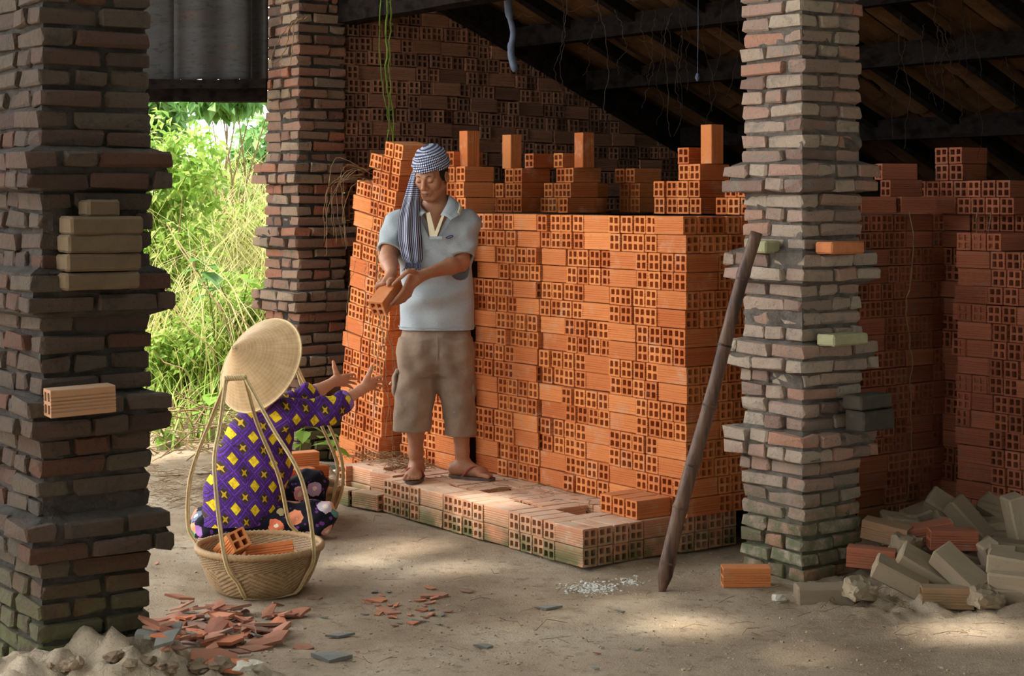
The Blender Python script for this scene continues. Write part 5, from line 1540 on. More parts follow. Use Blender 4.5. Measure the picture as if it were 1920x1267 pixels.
def mother_shirt():
    t = NT('purple_print_cotton', .85, .15); u, v, w = cloth_attr(t)
    P = .094
    a = t.math('DIVIDE', t.math('ADD', u, t.math('MULTIPLY', v, .86)), P); b = t.math('DIVIDE', t.math('SUBTRACT', u, t.math('MULTIPLY', v, .86)), P)
    fa = t.math('FRACT', a); fb = t.math('FRACT', b)
    def cen(x): return t.math('ABSOLUTE', t.math('SUBTRACT', x, .5))
    ca, cb = cen(fa), cen(fb); mx = t.math('MAXIMUM', ca, cb); mn = t.math('MINIMUM', ca, cb)
    par = t.math('MODULO', t.math('ADD', t.math('ADD', t.math('FLOOR', a), t.math('FLOOR', b)), 100.0), 2.0)
    sq = t.math('LESS_THAN', mx, .30); core_ = t.math('LESS_THAN', mx, .255)
    cross = t.math('LESS_THAN', mn, .045); co = t.coords('Object', rnd=False); n = t.noise(60, 4, .6, co)
    lines = t.math('MAXIMUM', t.math('LESS_THAN', t.math('ABSOLUTE', t.math('SUBTRACT', mx, .42)), .03), t.math('LESS_THAN', t.math('ABSOLUTE', t.math('SUBTRACT', mx, .35)), .014))
    c = t.mix(t.step(n, .4, .6), srgb(84, 36, 132), srgb(110, 56, 164))
    c = t.mix(lines, c, srgb(58, 44, 66))
    yel = t.mix(t.step(n, .45, .6), srgb(236, 204, 44), srgb(206, 164, 36))
    fl = t.math('LESS_THAN', t.math('ADD', mn, t.math('MULTIPLY', mx, .25)), .085)
    olive = t.mix(fl, srgb(66, 50, 40), srgb(196, 156, 44))
    pick = t.mix(par, yel, olive)
    c = t.mix(sq, c, srgb(70, 54, 50)); c = t.mix(core_, c, pick)
    t.color(c).bump(t.noise(12, 4, .6, co), .5, .012); return t.m
M['purple'] = mother_shirt()
M['cuff'] = simple('lilac_cuff', srgb(150, 112, 176), .85, .15, .25, 90)
def floral_mat():
    t = NT('floral_black_cotton', .8, .2); co = t.coords('Object', rnd=False)
    vo = t.n('ShaderNodeTexVoronoi'); vo.inputs['Scale'].default_value = 12; t.l(co, vo.inputs['Vector'])
    n = t.noise(40, 3, .6, co); hs = t.n('ShaderNodeSeparateColor'); t.l(vo.outputs['Color'], hs.inputs[0])
    pal = t.ramp(hs.outputs[0], [(0, srgb(236, 120, 84)), (.22, srgb(240, 160, 120)), (.4, srgb(40, 150, 96)), (.58, srgb(150, 60, 170)), (.75, srgb(226, 220, 216)), (1, srgb(232, 96, 90))])
    vd = t.math('ADD', vo.outputs['Distance'], t.math('MULTIPLY', t.math('SUBTRACT', n, .5), .35))
    k = t.math('LESS_THAN', vd, .43); r2 = t.math('LESS_THAN', vd, .16)
    wv = t.n('ShaderNodeTexVoronoi'); wv.inputs['Scale'].default_value = 26; t.l(co, wv.inputs['Vector'])
    dots = t.math('LESS_THAN', wv.outputs['Distance'], .22)
    c = t.mix(t.math('MULTIPLY', dots, .8), srgb(22, 20, 30), srgb(120, 60, 140)); c = t.mix(k, c, pal); c = t.mix(r2, c, srgb(244, 226, 196))
    t.color(c).bump(t.noise(14, 4, .6, co), .4, .01); return t.m
M['floral'] = floral_mat()
def hat_mat():
    t = NT('palm_leaf_hat', .6, .3); u, v, w = cloth_attr(t)
    co = t.coords('Object', rnd=False); n = t.noise(18, 4, .6, co)
    rings = t.math('LESS_THAN', t.math('FRACT', t.math('DIVIDE', v, .0165)), .16)
    rad = t.math('LESS_THAN', t.math('FRACT', t.math('MULTIPLY', u, 44)), .22)
    st = t.noise(1, 3, .6, None)
    c = t.ramp(n, [(.3, srgb(176, 142, 98)), (.7, srgb(202, 168, 124))])
    c = t.mix(t.math('MULTIPLY', rad, .28), c, srgb(166, 124, 78)); c = t.mix(t.math('MULTIPLY', rings, .38), c, srgb(214, 186, 146))
    t.color(c).bump(t.math('ADD', rings, t.math('MULTIPLY', rad, .5)), .25, .003); return t.m
M['hat'] = hat_mat()
M['sole'] = simple('worn_rubber_sole', srgb(96, 78, 70), .8, .2, .2, 30)
M['redstrap'] = simple('red_rubber_strap', srgb(150, 62, 54), .6, .3, .12, 30)

def hand(F, wrist, palm, fingers, thumb, rp=(.020, .026), k=.012, q=1.0):
    """palm blends from the wrist; every finger is its own bent chain"""
    for f in fingers:
        root = f[0]; F.cap(wrist, root, .017, .0125, .014)
    F.cap(wrist, palm, rp[0], rp[1] * .9, .015)
    for f in fingers:
        r = [x_ * q for x_ in (.0108, .0098, .0088, .0074)][:len(f)]
        for i in range(len(f) - 1): F.cap(f[i], f[i + 1], r[i], r[i + 1], .006 if q == 1 else .003)
    r = [.016, .0125, .0105, .0085]
    for i in range(len(thumb) - 1): F.cap(thumb[i], thumb[i + 1], r[i], r[i + 1], .008)

# ================================================================== the standing man
MY = 8.35
def Q(px, py, dy=0.0): return W(px, py, MY + dy)
man = empty('person', Q(830, 904)); man.location.z = ZP; tag(man, 'standing man in grey polo and khaki shorts, checked head cloth, handing down a brick', 'person')
F = Field((-1.02, 7.70, ZP - .01), (-.02, 8.72, 1.86), .0036)
HC = Q(809, 329, -.04)
hy, hp = math.radians(24), math.radians(20)
hf = Vector((-math.sin(hy) * math.cos(hp), -math.cos(hy) * math.cos(hp), -math.sin(hp)))
hr = Vector((math.cos(hy), -math.sin(hy), 0)); roll = math.radians(3)
hu = hr.cross(hf); hu = hu.normalized()
if hu.z < 0: hu = -hu
HS = 1.0
def H(r, f, u): return HC + (hr * r + hf * f + hu * u) * HS
HR = [tuple(hr), tuple(hf), tuple(hu)]
# head
F.ell(H(0, -.012, .035), (.072, .090, .085), HR, .02)
F.ell(H(0, .030, -.030), (.057, .057, .078), HR, .03)
F.ell(H(0, .056, -.088), (.029, .028, .025), HR, .025)
for sx in (-1, 1):
    F.ell(H(sx * .043, .052, -.022), (.022, .024, .024), HR, .02)
    F.cap(H(sx * .012, .082, .022), H(sx * .042, .068, .022), .010, .009, .014)
    F.cap(H(sx * .055, .0, -.055), H(sx * .024, .052, -.092), .017, .014, .025)
F.cap(H(0, .080, .012), H(0, .104, -.028), .008, .0115, .012)
F.ell(H(0, .103, -.033), (.012, .011, .010), HR, .008)
for sx in (-1, 1):
    F.ell(H(sx * .0145, .094, -.036), (.0085, .010, .0075), HR, .006)
    F.ell(H(sx * .031, .092, .004), (.016, .014, .011), HR, .012, 's')
    F.ell(H(sx * .031, .073, .002), (.0150, .0135, .0125), HR, .004)
F.ell(H(0, .082, -.060), (.028, .014, .016), HR, .015)
F.cap(H(-.019, .083, -.0595), H(.019, .083, -.0595), .0062, .0062, .005); F.cap(H(-.008, .093, -.0590), H(.008, .093, -.0590), .0058, .0058, .006)
F.cap(H(-.014, .088, -.0715), H(.014, .088, -.0715), .0070, .0070, .006)
F.cap(H(-.020, .092, -.0655), H(.020, .092, -.0655), .0018, .0018, .003, 's')
for sx in (-1, 1):
    F.ell(H(sx * .078, -.012, -.012), (.010, .019, .030), HR, .006); F.ell(H(sx * .086, -.006, -.010), (.006, .010, .018), HR, .004, 's')
# neck, trunk (mostly under the clothes)
NB = Q(818, 402, .03)
F.cap(H(0, -.034, -.05), NB + Vector((0, .012, 0)), .048, .054, .02); F.cap(NB, Q(760, 412, .02), .05, .045, .04); F.cap(NB, Q(866, 412, .02), .05, .045, .04)
F.cap(Q(816, 404, -.035), Q(813, 440, -.075), .028, .025, .03)
F.cap(NB, Q(818, 600, .02), .085, .09, .04)
F.cap(Q(818, 600, .02), Q(790, 660, .02), .085, .075, .04); F.cap(Q(818, 600, .02), Q(848, 660, .02), .085, .075, .04)
# legs
KA, KB = Q(777, 762, -.03), Q(862, 765, .0); AA, AB_ = Q(781, 876, .03), Q(868, 872, .05)
F.cap(Q(790, 660, .02), KA, .07, .055, .03); F.cap(Q(848, 660, .02), KB, .07, .055, .03)
for k_, a_ in ((KA, AA), (KB, AB_)):
    c_ = k_.lerp(a_, .33) + Vector((0, .016, 0)); F.cap(k_, c_, .050, .049, .02); F.cap(c_, k_.lerp(a_, .75), .049, .034, .02); F.cap(k_.lerp(a_, .75), a_, .034, .031, .02)
SOLE = ZP + .016
def foot(ank, toe_dir, L, F):
    toe_dir = Vector(toe_dir).normalized(); sd = Vector((-toe_dir.y, toe_dir.x, 0))
    heel = Vector((ank.x, ank.y, 0)) - toe_dir * .045; heel.z = SOLE + .03
    ball = Vector((ank.x, ank.y, 0)) + toe_dir * (L * .52); ball.z = SOLE + .020
    F.cap(ank, heel, .031, .031, .025); F.cap(ank + toe_dir * .01, ball, .031, .021, .03); F.cap(heel, ball, .027, .02, .03)
    F.cap(ball - sd * .024, ball + sd * .028, .018, .016, .02)
    for i, (o, l, r) in enumerate(((-.034, .052, .0125), (-.014, .056, .0098), (.003, .050, .0092), (.019, .042, .0088), (.034, .032, .0082))):
        a = ball + sd * o * .95; a.z = SOLE + .014; b = a + toe_dir * l * .7; b.z = SOLE + .012; c = a + toe_dir * l; c.z = SOLE + .009
        F.cap(a, b, r, r * .95, .006); F.cap(b, c, r * .95, r, .004)
    for s_ in (-1, 1): F.ell(ank + sd * s_ * .028 + Vector((0, 0, -.005)), (.012, .012, .014), None, .012)
    return heel, ball, toe_dir, sd
ft1 = foot(AA, (-.10, -.99, 0), .20, F); ft2 = foot(AB_, (.88, -.47, 0), .21, F)
# arms: the one at the right of the picture crosses the belly, the other reaches forward over the brick
SR, ER, WR = Q(874, 418, .02), Q(863, 493, -.07), Q(800, 513, -.26)
F.cap(SR, ER, .052, .042, .03); F.cap(ER, ER.lerp(WR, .3), .042, .040, .02); F.cap(ER.lerp(WR, .3), WR, .040, .025, .02)
SLf, EL, WL_ = Q(744, 418, .02), Q(728, 484, -.10), Q(735, 512, -.32)
F.cap(SLf, EL, .052, .043, .03); F.cap(EL, EL.lerp(WL_, .35), .043, .040, .02); F.cap(EL.lerp(WL_, .35), WL_, .040, .026, .02)
# the brick that is being handed over
BKC = Q(724.5, 556, -.40)
bx = Vector((-.075, -.135, -.105)).normalized()                     # long axis towards the low near end
by = bx.cross(Vector((0.04, 0, 1))).normalized(); bz = by.cross(bx).normalized()
if bz.z < 0: bz = -bz; by = -by
BKM = Matrix((bx, by, bz)).transposed()
def onbrick(x, y, z): return BKC + BKM @ Vector((x, y, z))
SG = 1 if by.x > 0 else -1                                           # side of the brick to the right of the picture
# hand at the right: thumb over the top, fingers down the side
P2 = Q(782, 521, -.315)
fing = []
for i, (x, dz, ln) in enumerate(((.045, .024, 1.0), (.020, .006, 1.0), (-.004, -.010, .95), (-.028, -.022, .85))):
    kn = P2 + Vector((-.030 + .004 * i, -.018, .018 - .019 * i))
    tip = onbrick(x + .01, SG * .050, dz - .026); mid = kn.lerp(tip, .45) + Vector((.012, -.012, -.006)); m2 = kn.lerp(tip, .78) + Vector((.008, -.008, -.004))
    fing.append([kn, mid, m2, tip])
hand(F, WR, P2, fing, [P2 + Vector((-.01, -.01, .022)), Q(774, 508, -.36), Q(764, 509, -.385), onbrick(-.03, SG * .038, .052)])
# hand at the left: over the far end, fingers down the far side
P1 = Q(730, 524, -.355)
fing = []
for i, x in enumerate((-.010, -.032, -.054, -.074)):
    kn = P1 + Vector((-.024 + .006 * i, -.030 + .010 * i, -.014)); tip = onbrick(x, -SG * .050, -.020); fing.append([kn, onbrick(x - .01, -SG * .056, .040), onbrick(x, -SG * .054, .008), tip])
hand(F, WL_, P1, fing, [P1 + Vector((.016, -.008, -.004)), P1.lerp(onbrick(-.04, SG * .01, .05), .5) + Vector((.012, -.004, .006)), onbrick(-.045, SG * .008, .054), onbrick(-.022, SG * .012, .051)])
body = part('body', F, M['skin'], man, 2)
# features on the face
def strip(name, pts, r, mat, par, n=5):
    m = MB(); m.tube([Vector(p) - Vector(man.location) for p in pts], r, n); return m.build(name, mat, par, True)
for sx in (-1, 1):
    strip('eyebrow', [H(sx * .014, .0925, .0225), H(sx * .030, .0875, .0275), H(sx * .046, .0735, .0225)], [.0014, .0026, .0010], M['hair'], man)
    strip('eyelash', [H(sx * .0185, .0825, -.0055), H(sx * .026, .0878, -.0075), H(sx * .036, .0868, -.0075), H(sx * .0435, .0790, -.0045)], [.0008, .0016, .0016, .0008], M['hair'], man)
strip('upper_lip', [H(-.024, .0875, -.0640), H(-.010, .0985, -.0610), H(0, .0995, -.0618), H(.010, .0985, -.0610), H(.024, .0875, -.0640)], [.0012, .0034, .0032, .0034, .0012], M['lip'], man, 6)
strip('lower_lip', [H(-.020, .0885, -.0675), H(-.008, .0965, -.0705), H(.008, .0965, -.0705), H(.020, .0885, -.0675)], [.0012, .0042, .0042, .0012], M['lip'], man, 6)
Fh = Field(np.array(HC) - .16, np.array(HC) + .16, .004)
Fh.ell(H(0, -.016, .022), (.0765, .0925, .088), HR, .01); Fh.plane(H(0, .035, 0), hf); Fh.plane(H(0, 0, -.045), -hu + hf * .5)
part('hair', Fh, M['hair'], man)
# head cloth wound round the skull, tail over one shoulder
Fk = Field(np.array(HC) - .18, np.array(HC) + .20, .004)
Fk.ell(H(0, -.012, .055), (.0895, .108, .078), HR, .01)
Fk.ell(H(.0, -.02, .088), (.075, .085, .062), HR, .02)
Fk.plane(H(0, .07, .038), -hu + hf * .18 + hr * .08)
def fold(X, Y, Z):
    u = (X - HC.x) * hu.x + (Y - HC.y) * hu.y + (Z - HC.z) * hu.z; r = (X - HC.x) * hr.x + (Y - HC.y) * hr.y; f = (X - HC.x) * hf.x + (Y - HC.y) * hf.y + (Z - HC.z) * hf.z
    q = u - .35 * r
    return .0028 * np.sin(q * 210 + 3 * np.sin(r * 30)) * (u > .03) + .003 * np.sin((u + .5 * r) * 120)
Fk.warp(fold)
def kuv(V):
    d = V - np.array(HC); u = d @ np.array(hu); r = d @ np.array(hr); f = d @ np.array(hf); az = np.arctan2(r, f)
    return np.stack([az * .092, u * 1.0 - .12 * r, np.zeros(len(V))], -1)
krama = part('head_scarf', Fk, M['krama'], man, 1, kuv)
KN = H(-.078, .01, .02)
tp = [KN + Vector((.012, 0, .015)), KN, Q(772, 372, -.10), Q(768, 410, -.125), Q(769, 450, -.15), Q(773, 484, -.165), Q(775, 494, -.168)]
wd = [.016, .022, .040, .054, .060, .052, .036]
P = spline(tp, 8); Wd = np.interp(np.linspace(0, len(tp) - 1, len(P)), range(len(tp)), wd); nx = 22
vv = []; cc = []; ff = []; acc = 0
for layer in (0, 1):
    acc = 0
    for i, p in enumerate(P):
        if i: acc += (P[i] - P[i - 1]).length
        for j in range(nx + 1):
            t = j / nx * 2 - 1
            w_ = Wd[i]; y = -.010 * math.cos(t * math.pi * 2.5 + i * .05) * min(1, w_ / .05) - .012 * (1 - t * t) + layer * .007
            vv.append(p + Vector((t * w_, y + .02 * t * t, 0.0)) - Vector(man.location)); cc.append((t * .075, acc, 1.0 if acc > .165 else 0.0))
n1 = len(P) * (nx + 1)
for layer in (0, 1):
    for i in range(len(P) - 1):
        for j in range(nx):
            a = layer * n1 + i * (nx + 1) + j; q = (a, a + 1, a + nx + 2, a + nx + 1); ff.append(q if layer == 0 else q[::-1])
for i in range(len(P) - 1):
    for j in (0, nx):
        a = i * (nx + 1) + j; q = (a, a + nx + 1, n1 + a + nx + 1, n1 + a); ff.append(q if j else q[::-1])
me = pym('scarf_tail', vv, ff); set_uv(me, cc); tail = link('scarf_tail', me, M['krama'], man, smooth=True); tail['label'] = 'hanging striped end of the checked cloth'
m = MB(); e = P[-1] - Vector(man.location)
for j in range(26):
    t = j / 25 * 2 - 1; a = e + Vector((t * .036, -.012 + R.uniform(-.006, .006), .004)); m.tube([a, a + Vector((J(.006) + t * .004, J(.006), -.02)), a + Vector((J(.01) + t * .01, J(.008), -R.uniform(.03, .048)))], [.0022, .0026, .0012], 4)
M['fringe'] = simple('navy_white_fringe', srgb(96, 98, 122), .9, .1, .5, 300)
fr = m.build('tassel_fringe', M['fringe'], tail)
# polo shirt
Fp = Field((-.80, 8.02, Q(0, 622).z - .01), (-.02, 8.62, Q(0, 380).z), .0048)
zz = [Q(0, y).z for y in (617, 600, 560, 520, 480, 440, 415, 402)]
lf = (748, 749, 750, 751, 749, 744, 742, 770); rt = (890, 890, 889, 886, 882, 884, 886, 862)
cx = [(Q(a, 500).x + Q(b, 500).x) / 2 for a, b in zip(lf, rt)]; rx = [(Q(b, 500).x - Q(a, 500).x) / 2 for a, b in zip(lf, rt)]
ry = [.128, .128, .128, .130, .132, .130, .110, .085]; cy = [MY + .0, MY, MY, MY - .002, MY, MY + .008, MY + .02, MY + .03]
def sfold(X, Y, Z):
    a = (Z - Q(0, 540).z); b = (X - Q(820, 0).x)
    g = .017 * np.sin((a - .55 * b) * 44 + 2.2 * np.sin(b * 9)) * np.exp(-((a + .02) / .11) ** 2) * (Y < MY)
    g = g + .012 * np.sin((a + .35 * b) * 30 + 1.0) * np.exp(-((a + .10) / .10) ** 2)
    g = g + .004 * np.sin((a + b * .8) * 60) * np.exp(-((a - .16) / .09) ** 2)
    g = g * np.clip(1.6 - np.abs(b) / .11, 0, 1)
    return g + .003 * np.sin(b * 50 + a * 13) * np.exp(-((a + .17) / .06) ** 2)
Fp.loft(zz, cx, cy, rx, ry, .02, 0, 'u', 2.3, sfold)
Fp.cap(NB + Vector((0, 0, -.015)), Q(752, 420, .02), .058, .062, .05); Fp.cap(NB + Vector((0, 0, -.015)), Q(876, 420, .02), .058, .062, .05)
# sleeves
d1 = (EL - SLf).normalized(); d2 = (ER - SR).normalized()
S1 = SLf.lerp(EL, .80); S2 = SR.lerp(ER, .84)
Fp2 = Fp.like()
Fp2.cap(SLf, S1 + d1 * .05, .064, .074, .02); Fp2.cap(SR, S2 + d2 * .05, .064, .074, .02)
def slf(X, Y, Z): return .0035 * np.sin((Z - X * .9) * 62) + .003 * np.sin((Z + X * 1.2) * 48 + 1)
Fp2.warp(slf)
def cutcap(Fd, p, n):
    g = [(Fd.lo[i] + Fd.h * np.arange(Fd.n[i], dtype=np.float32)) for i in range(3)]
    n = np.array(Vector(n).normalized()); d = (g[0][:, None, None] - p[0]) * n[0] + (g[1][None, :, None] - p[1]) * n[1] + (g[2][None, None, :] - p[2]) * n[2]
    near = (g[0][:, None, None] - p[0]) ** 2 + (g[1][None, :, None] - p[1]) ** 2 + (g[2][None, None, :] - p[2]) ** 2 < .16 ** 2
    Fd.d = np.where(near, np.maximum(Fd.d, d), Fd.d).astype(np.float32)
cutcap(Fp2, S1, d1 + Vector((-.12, 0, 0))); cutcap(Fp2, S2, d2 + Vector((.12, 0, -.1)))
hh_ = np.maximum(.03 - np.abs(Fp.d - Fp2.d), 0) / .03; Fp.d = np.minimum(Fp.d, Fp2.d) - hh_ * hh_ * .03 * .25
# open sleeve ends and V neck
Fp.cap(S1 + d1 * .06, S1 - d1 * .035, .060, .052, .004, 's'); Fp.cap(S2 + d2 * .06, S2 - d2 * .035, .060, .052, .004, 's')
Fp.cap(NB + Vector((0, -.01, .10)), NB + Vector((0, -.01, .0)), .060, .058, .008, 's')
vb = Q(813, 447, -.16); va1 = Q(800, 396, -.12); va2 = Q(832, 398, -.12)
for t in np.linspace(0, 1, 8):
    Fp.cap(va1.lerp(vb, t) + Vector((0, .05, 0)), va2.lerp(vb, t) + Vector((0, .05, 0)), .022 + .02 * (1 - t), .022 + .02 * (1 - t), .002, 's') if t < .9 else None
polo = part('polo_shirt', Fp, M['polo'], man, 2)
# collar and placket laid on the chest surface
def on_surface(px, py, lift=.004, ymin=8.0):
    """first shirt vertex column hit from the front"""
    p = Q(px, py, -.12); d2_ = (Fp.V[:, 0] - p.x) ** 2 + (Fp.V[:, 2] - p.z) ** 2
    sel = Fp.V[d2_ < .012 ** 2]; y = sel[:, 1].min() if len(sel) else p.y
    return Vector((p.x, y - lift, p.z))
def patch(name, poly, mat, thick=.004, lift=.003, nu=6, nv=6, par=None):
    """quad patch over the shirt between four pixel corners"""
    a, b, c, d = [Vector((x, y, 0)) for x, y in poly]; v = []; f = []
    for lay in (0, 1):
        for i in range(nu + 1):
            for j in range(nv + 1):
                q = a.lerp(b, i / nu).lerp(d.lerp(c, i / nu), j / nv); p = on_surface(q.x, q.y, lift + (thick if lay else 0)); v.append(p - Vector(man.location))
    n = (nu + 1) * (nv + 1)
    for i in range(nu):
        for j in range(nv):
            k = i * (nv + 1) + j; q = (k, k + 1, k + nv + 2, k + nv + 1); f += [tuple(x + n for x in q[::-1]), q]
    edge = [i * (nv + 1) for i in range(nu + 1)] + [nu * (nv + 1) + j for j in range(1, nv + 1)] + [i * (nv + 1) + nv for i in range(nu - 1, -1, -1)] + [j for j in range(nv - 1, 0, -1)]
    for i in range(len(edge)):
        p, q = edge[i], edge[(i + 1) % len(edge)]; f.append((p, q, q + n, p + n))
    me = pym(name, v, f); return link(name, me, mat, par or man)
def collar(pts_in, pts_out, name='collar'):
    v = []; f = []; n = len(pts_in)
    for lay in (0, 1):
        for p, q in zip(pts_in, pts_out):
            for t in (0, .33, .66, 1):
                c = Vector(p).lerp(Vector(q), t) + Vector((0, -.010 * math.sin(t * math.pi) - .006 * lay, .008 * math.sin(t * math.pi) + .003 * lay)); v.append(c - Vector(man.location))
    m_ = n * 4
    for i in range(n - 1):
        for j in range(3):
            k = i * 4 + j; q = (k, k + 1, k + 5, k + 4); f += [tuple(x + m_ for x in q[::-1]), q]
    for i in range(n - 1):
        for j in (0, 3): k = i * 4 + j; f.append((k, k + 4, k + 4 + m_, k + m_))
    for i in (0, n - 1):
        for j in range(3): k = i * 4 + j; f.append((k, k + 1, k + 1 + m_, k + m_))
    me = pym(name, v, f); return link(name, me, M['polo'], man, smooth=False)
def sp4(p): return spline(p, 4)
c1 = collar(sp4([Q(836, 366, .07), Q(841, 368, .0), Q(838, 382, -.05), Q(826, 404, -.105)]), sp4([Q(850, 380, .085), Q(862, 384, .0), Q(862, 402, -.075), Q(846, 413, -.125)]))
c2 = collar(sp4([Q(790, 374, .05), Q(788, 380, .0), Q(791, 390, -.06), Q(801, 400, -.11)]), sp4([Q(776, 384, .06), Q(772, 392, .0), Q(779, 402, -.07), Q(791, 406, -.125)]))
c3 = collar(sp4([Q(836, 366, .07), Q(815, 368, .10), Q(790, 374, .05)]), sp4([Q(850, 380, .085), Q(815, 384, .125), Q(776, 384, .06)]))
ci = [Q(858, 379, .04), Q(861, 386, -.02), Q(858, 399, -.075)]; co_ = [Q(862, 384, .03), Q(867, 392, -.03), Q(862, 406, -.085)]
ce = collar(sp4([p + Vector((0, -.012, 0)) for p in ci]), sp4([p + Vector((0, -.010, 0)) for p in co_]), 'collar_trim'); ce.data.materials.clear(); ce.data.materials.append(M['cream'])
for q in (c1, c2, c3, ce): q.data.polygons.foreach_set('use_smooth', [True] * len(q.data.polygons))
def flatstrip(name, poly, mat, lift=0.0):
    v = []; n = 8
    (ax_, ay_), (bx_, by_), (cx_, cy_), (dx_, dy_) = poly
    for lay in (0, .004):
        for i in range(n + 1):
            t = i / n
            for (sx_, sy_), (ex_, ey_) in (((ax_, ay_), (dx_, dy_)), ((bx_, by_), (cx_, cy_))):
                x_ = sx_ + (ex_ - sx_) * t; y_ = sy_ + (ey_ - sy_) * t
                v.append(Q(x_, y_, -.112 - .030 * (y_ - 398) / 49 - lift - .004 * math.sin(t * 3.14) - lay) - Vector(man.location))
    m_ = 2 * (n + 1); f = []
    for i in range(n):
        k = 2 * i; q = (k, k + 1, k + 3, k + 2); f += [q, tuple(x + m_ for x in q[::-1]), (k, k + 2, k + 2 + m_, k + m_), (k + 1, k + 1 + m_, k + 3 + m_, k + 3)]
    return link(name, pym(name, v, f), mat, man)
flatstrip('placket', ((799, 400), (806, 397), (818, 443), (806, 446)), M['cream'], .006)
flatstrip('placket', ((828, 404), (833, 404), (818, 447), (812, 443)), M['cream'], .010)
flatstrip('placket', ((805, 443), (829, 443), (829, 449), (805, 449)), M['polo'], .012)
# small oval badge with a pale scrawl
bd = on_surface(843, 444, .005) - Vector(man.location); v = [bd]; 
for i in range(20):
    a = i / 20 * 6.283; q = Vector((.0185 * math.cos(a), 0, .0075 * math.sin(a))); q = Vector((q.x, 0.10 * q.x, q.z + .22 * q.x)); v.append(bd + q)
n_ = len(v); v += [p + Vector((0, -.002, 0)) for p in v]
f = [(0, i, i % 20 + 1) for i in range(1, 21)] + [(n_, n_ + i % 20 + 1, n_ + i) for i in range(1, 21)] + [(i, n_ + i, n_ + i % 20 + 1, i % 20 + 1) for i in range(1, 21)]
M['navy'] = simple('navy_badge', srgb(38, 46, 116), .7, .2, .08, 60)
bg_ = link('badge', pym('badge', v, f), M['navy'], man); bg_['label'] = 'small navy oval badge'
m = MB(); m.tube([bd + Vector((x, -.0035 + .1 * x, .22 * x + .0022 * math.sin(x * 1500))) for x in np.linspace(-.012, .012, 22)], .0007, 4); m.build('badge_script', M['cream'], bg_)
# hem seam
m = MB()
hz = Q(0, 611).z
ringp = []
for i in range(73):
    a = i / 72 * 6.283; c_ = math.cos(a); s_ = math.sin(a); rr_ = (abs(c_) ** 2.3 + abs(s_) ** 2.3) ** (-1 / 2.3)
    ringp.append(Vector((cx[0] + (rx[0] + .001) * c_ * rr_, cy[0] + (ry[0] + .001) * s_ * rr_, hz)) - Vector(man.location))
m.tube(ringp, .0022, 5, False); m.build('hem', M['polo'], man, True)
# shorts
Fs = Field((-.66, 8.12, Q(0, 822).z - .01), (-.10, 8.62, Q(0, 590).z + .01), .0048)
def gfold(X, Y, Z):
    a = Z - Q(0, 700).z; b = X - Q(818, 0).x
    return .003 * np.sin((a + .9 * np.abs(b)) * 34 + 1.3) * np.exp(-((a + .02) / .10) ** 2) + .0016 * np.sin((a - .8 * b) * 60) + .0035 * np.sin(b * 58 + a * 9 + 1.5 * np.sin(a * 14))
def leg(ys, lf, rt, ry_, cyy):
    zz = [Q(0, y).z for y in ys]; cx_ = [(Q(a, 600).x + Q(b, 600).x) / 2 for a, b in zip(lf, rt)]; rx_ = [(Q(b, 600).x - Q(a, 600).x) / 2 for a, b in zip(lf, rt)]
    Fs.loft(zz, cx_, cyy, rx_, ry_, .03, 0, 'u', 2.2, gfold)
leg((806, 780, 740, 700, 660, 640), (738, 739, 741, 744, 747, 756), (808, 811, 816, 820, 820, 816), (.100, .102, .106, .112, .118, .105), (MY - .01, MY - .01, MY, MY, MY, MY))
leg((816, 780, 740, 700, 660, 640), (833, 831, 826, 819, 816, 820), (892, 893, 892, 890, 888, 880), (.100, .102, .106, .112, .118, .105), (MY + .02, MY + .015, MY + .01, MY, MY, MY))
zz2 = [Q(0, y).z for y in (694, 680, 660, 640, 620, 606)]
Fs.loft(zz2, [Q(818, 600).x] * 6, [MY] * 6, [.120, .160, .180, .180, .166, .140], [.085, .112, .124, .122, .108, .09], .05, 0, 'u', 2.3, gfold)
Fs.cap(Q(819, 680, -.13), Q(820, 640, -.14), .006, .004, .012, 's')
Fs.loft([Q(0, 830).z, Q(0, 796).z], [Q(773, 600).x] * 2, [MY - .01] * 2, [.080, .076], [.088, .084], .004, 0, 's')
Fs.loft([Q(0, 830).z, Q(0, 806).z], [Q(862.5, 600).x] * 2, [MY + .02] * 2, [.066, .062], [.088, .084], .004, 0, 's')
shorts = part('shorts', Fs, M['shorts'], man, 2)
for (px, py, w_, h_, sx) in ((741, 717, .03, .13, -1), (887, 722, .035, .14, 1)):
    Fo = Field(np.array(Q(px, py)) - .12, np.array(Q(px, py)) + .12, .005); Fo.ell(Q(px, py + 4, .0), (.018, .060, .066), None, .01); Fo.cap(Q(px - sx * 4, py - 21, -.045), Q(px - sx * 4, py - 21, .045), .013, .013, .01); Fo.warp(lambda X, Y, Z: .002 * np.sin(Z * 90 + Y * 40))
    o = part('cargo_pocket', Fo, M['shorts'], man, 1)
m = MB(); m.tube([Q(733, 716, -.02) - Vector(man.location), Q(730, 721, -.03) - Vector(man.location)], .004, 6); m.build('toggle', M['cream'], man)
m = MB(); m.tube([on - Vector(man.location) for on in (Q(820, 630, -.128), Q(821, 655, -.131), Q(819, 676, -.130))], .0025, 5); m.build('fly_seam', M['shorts'], man)
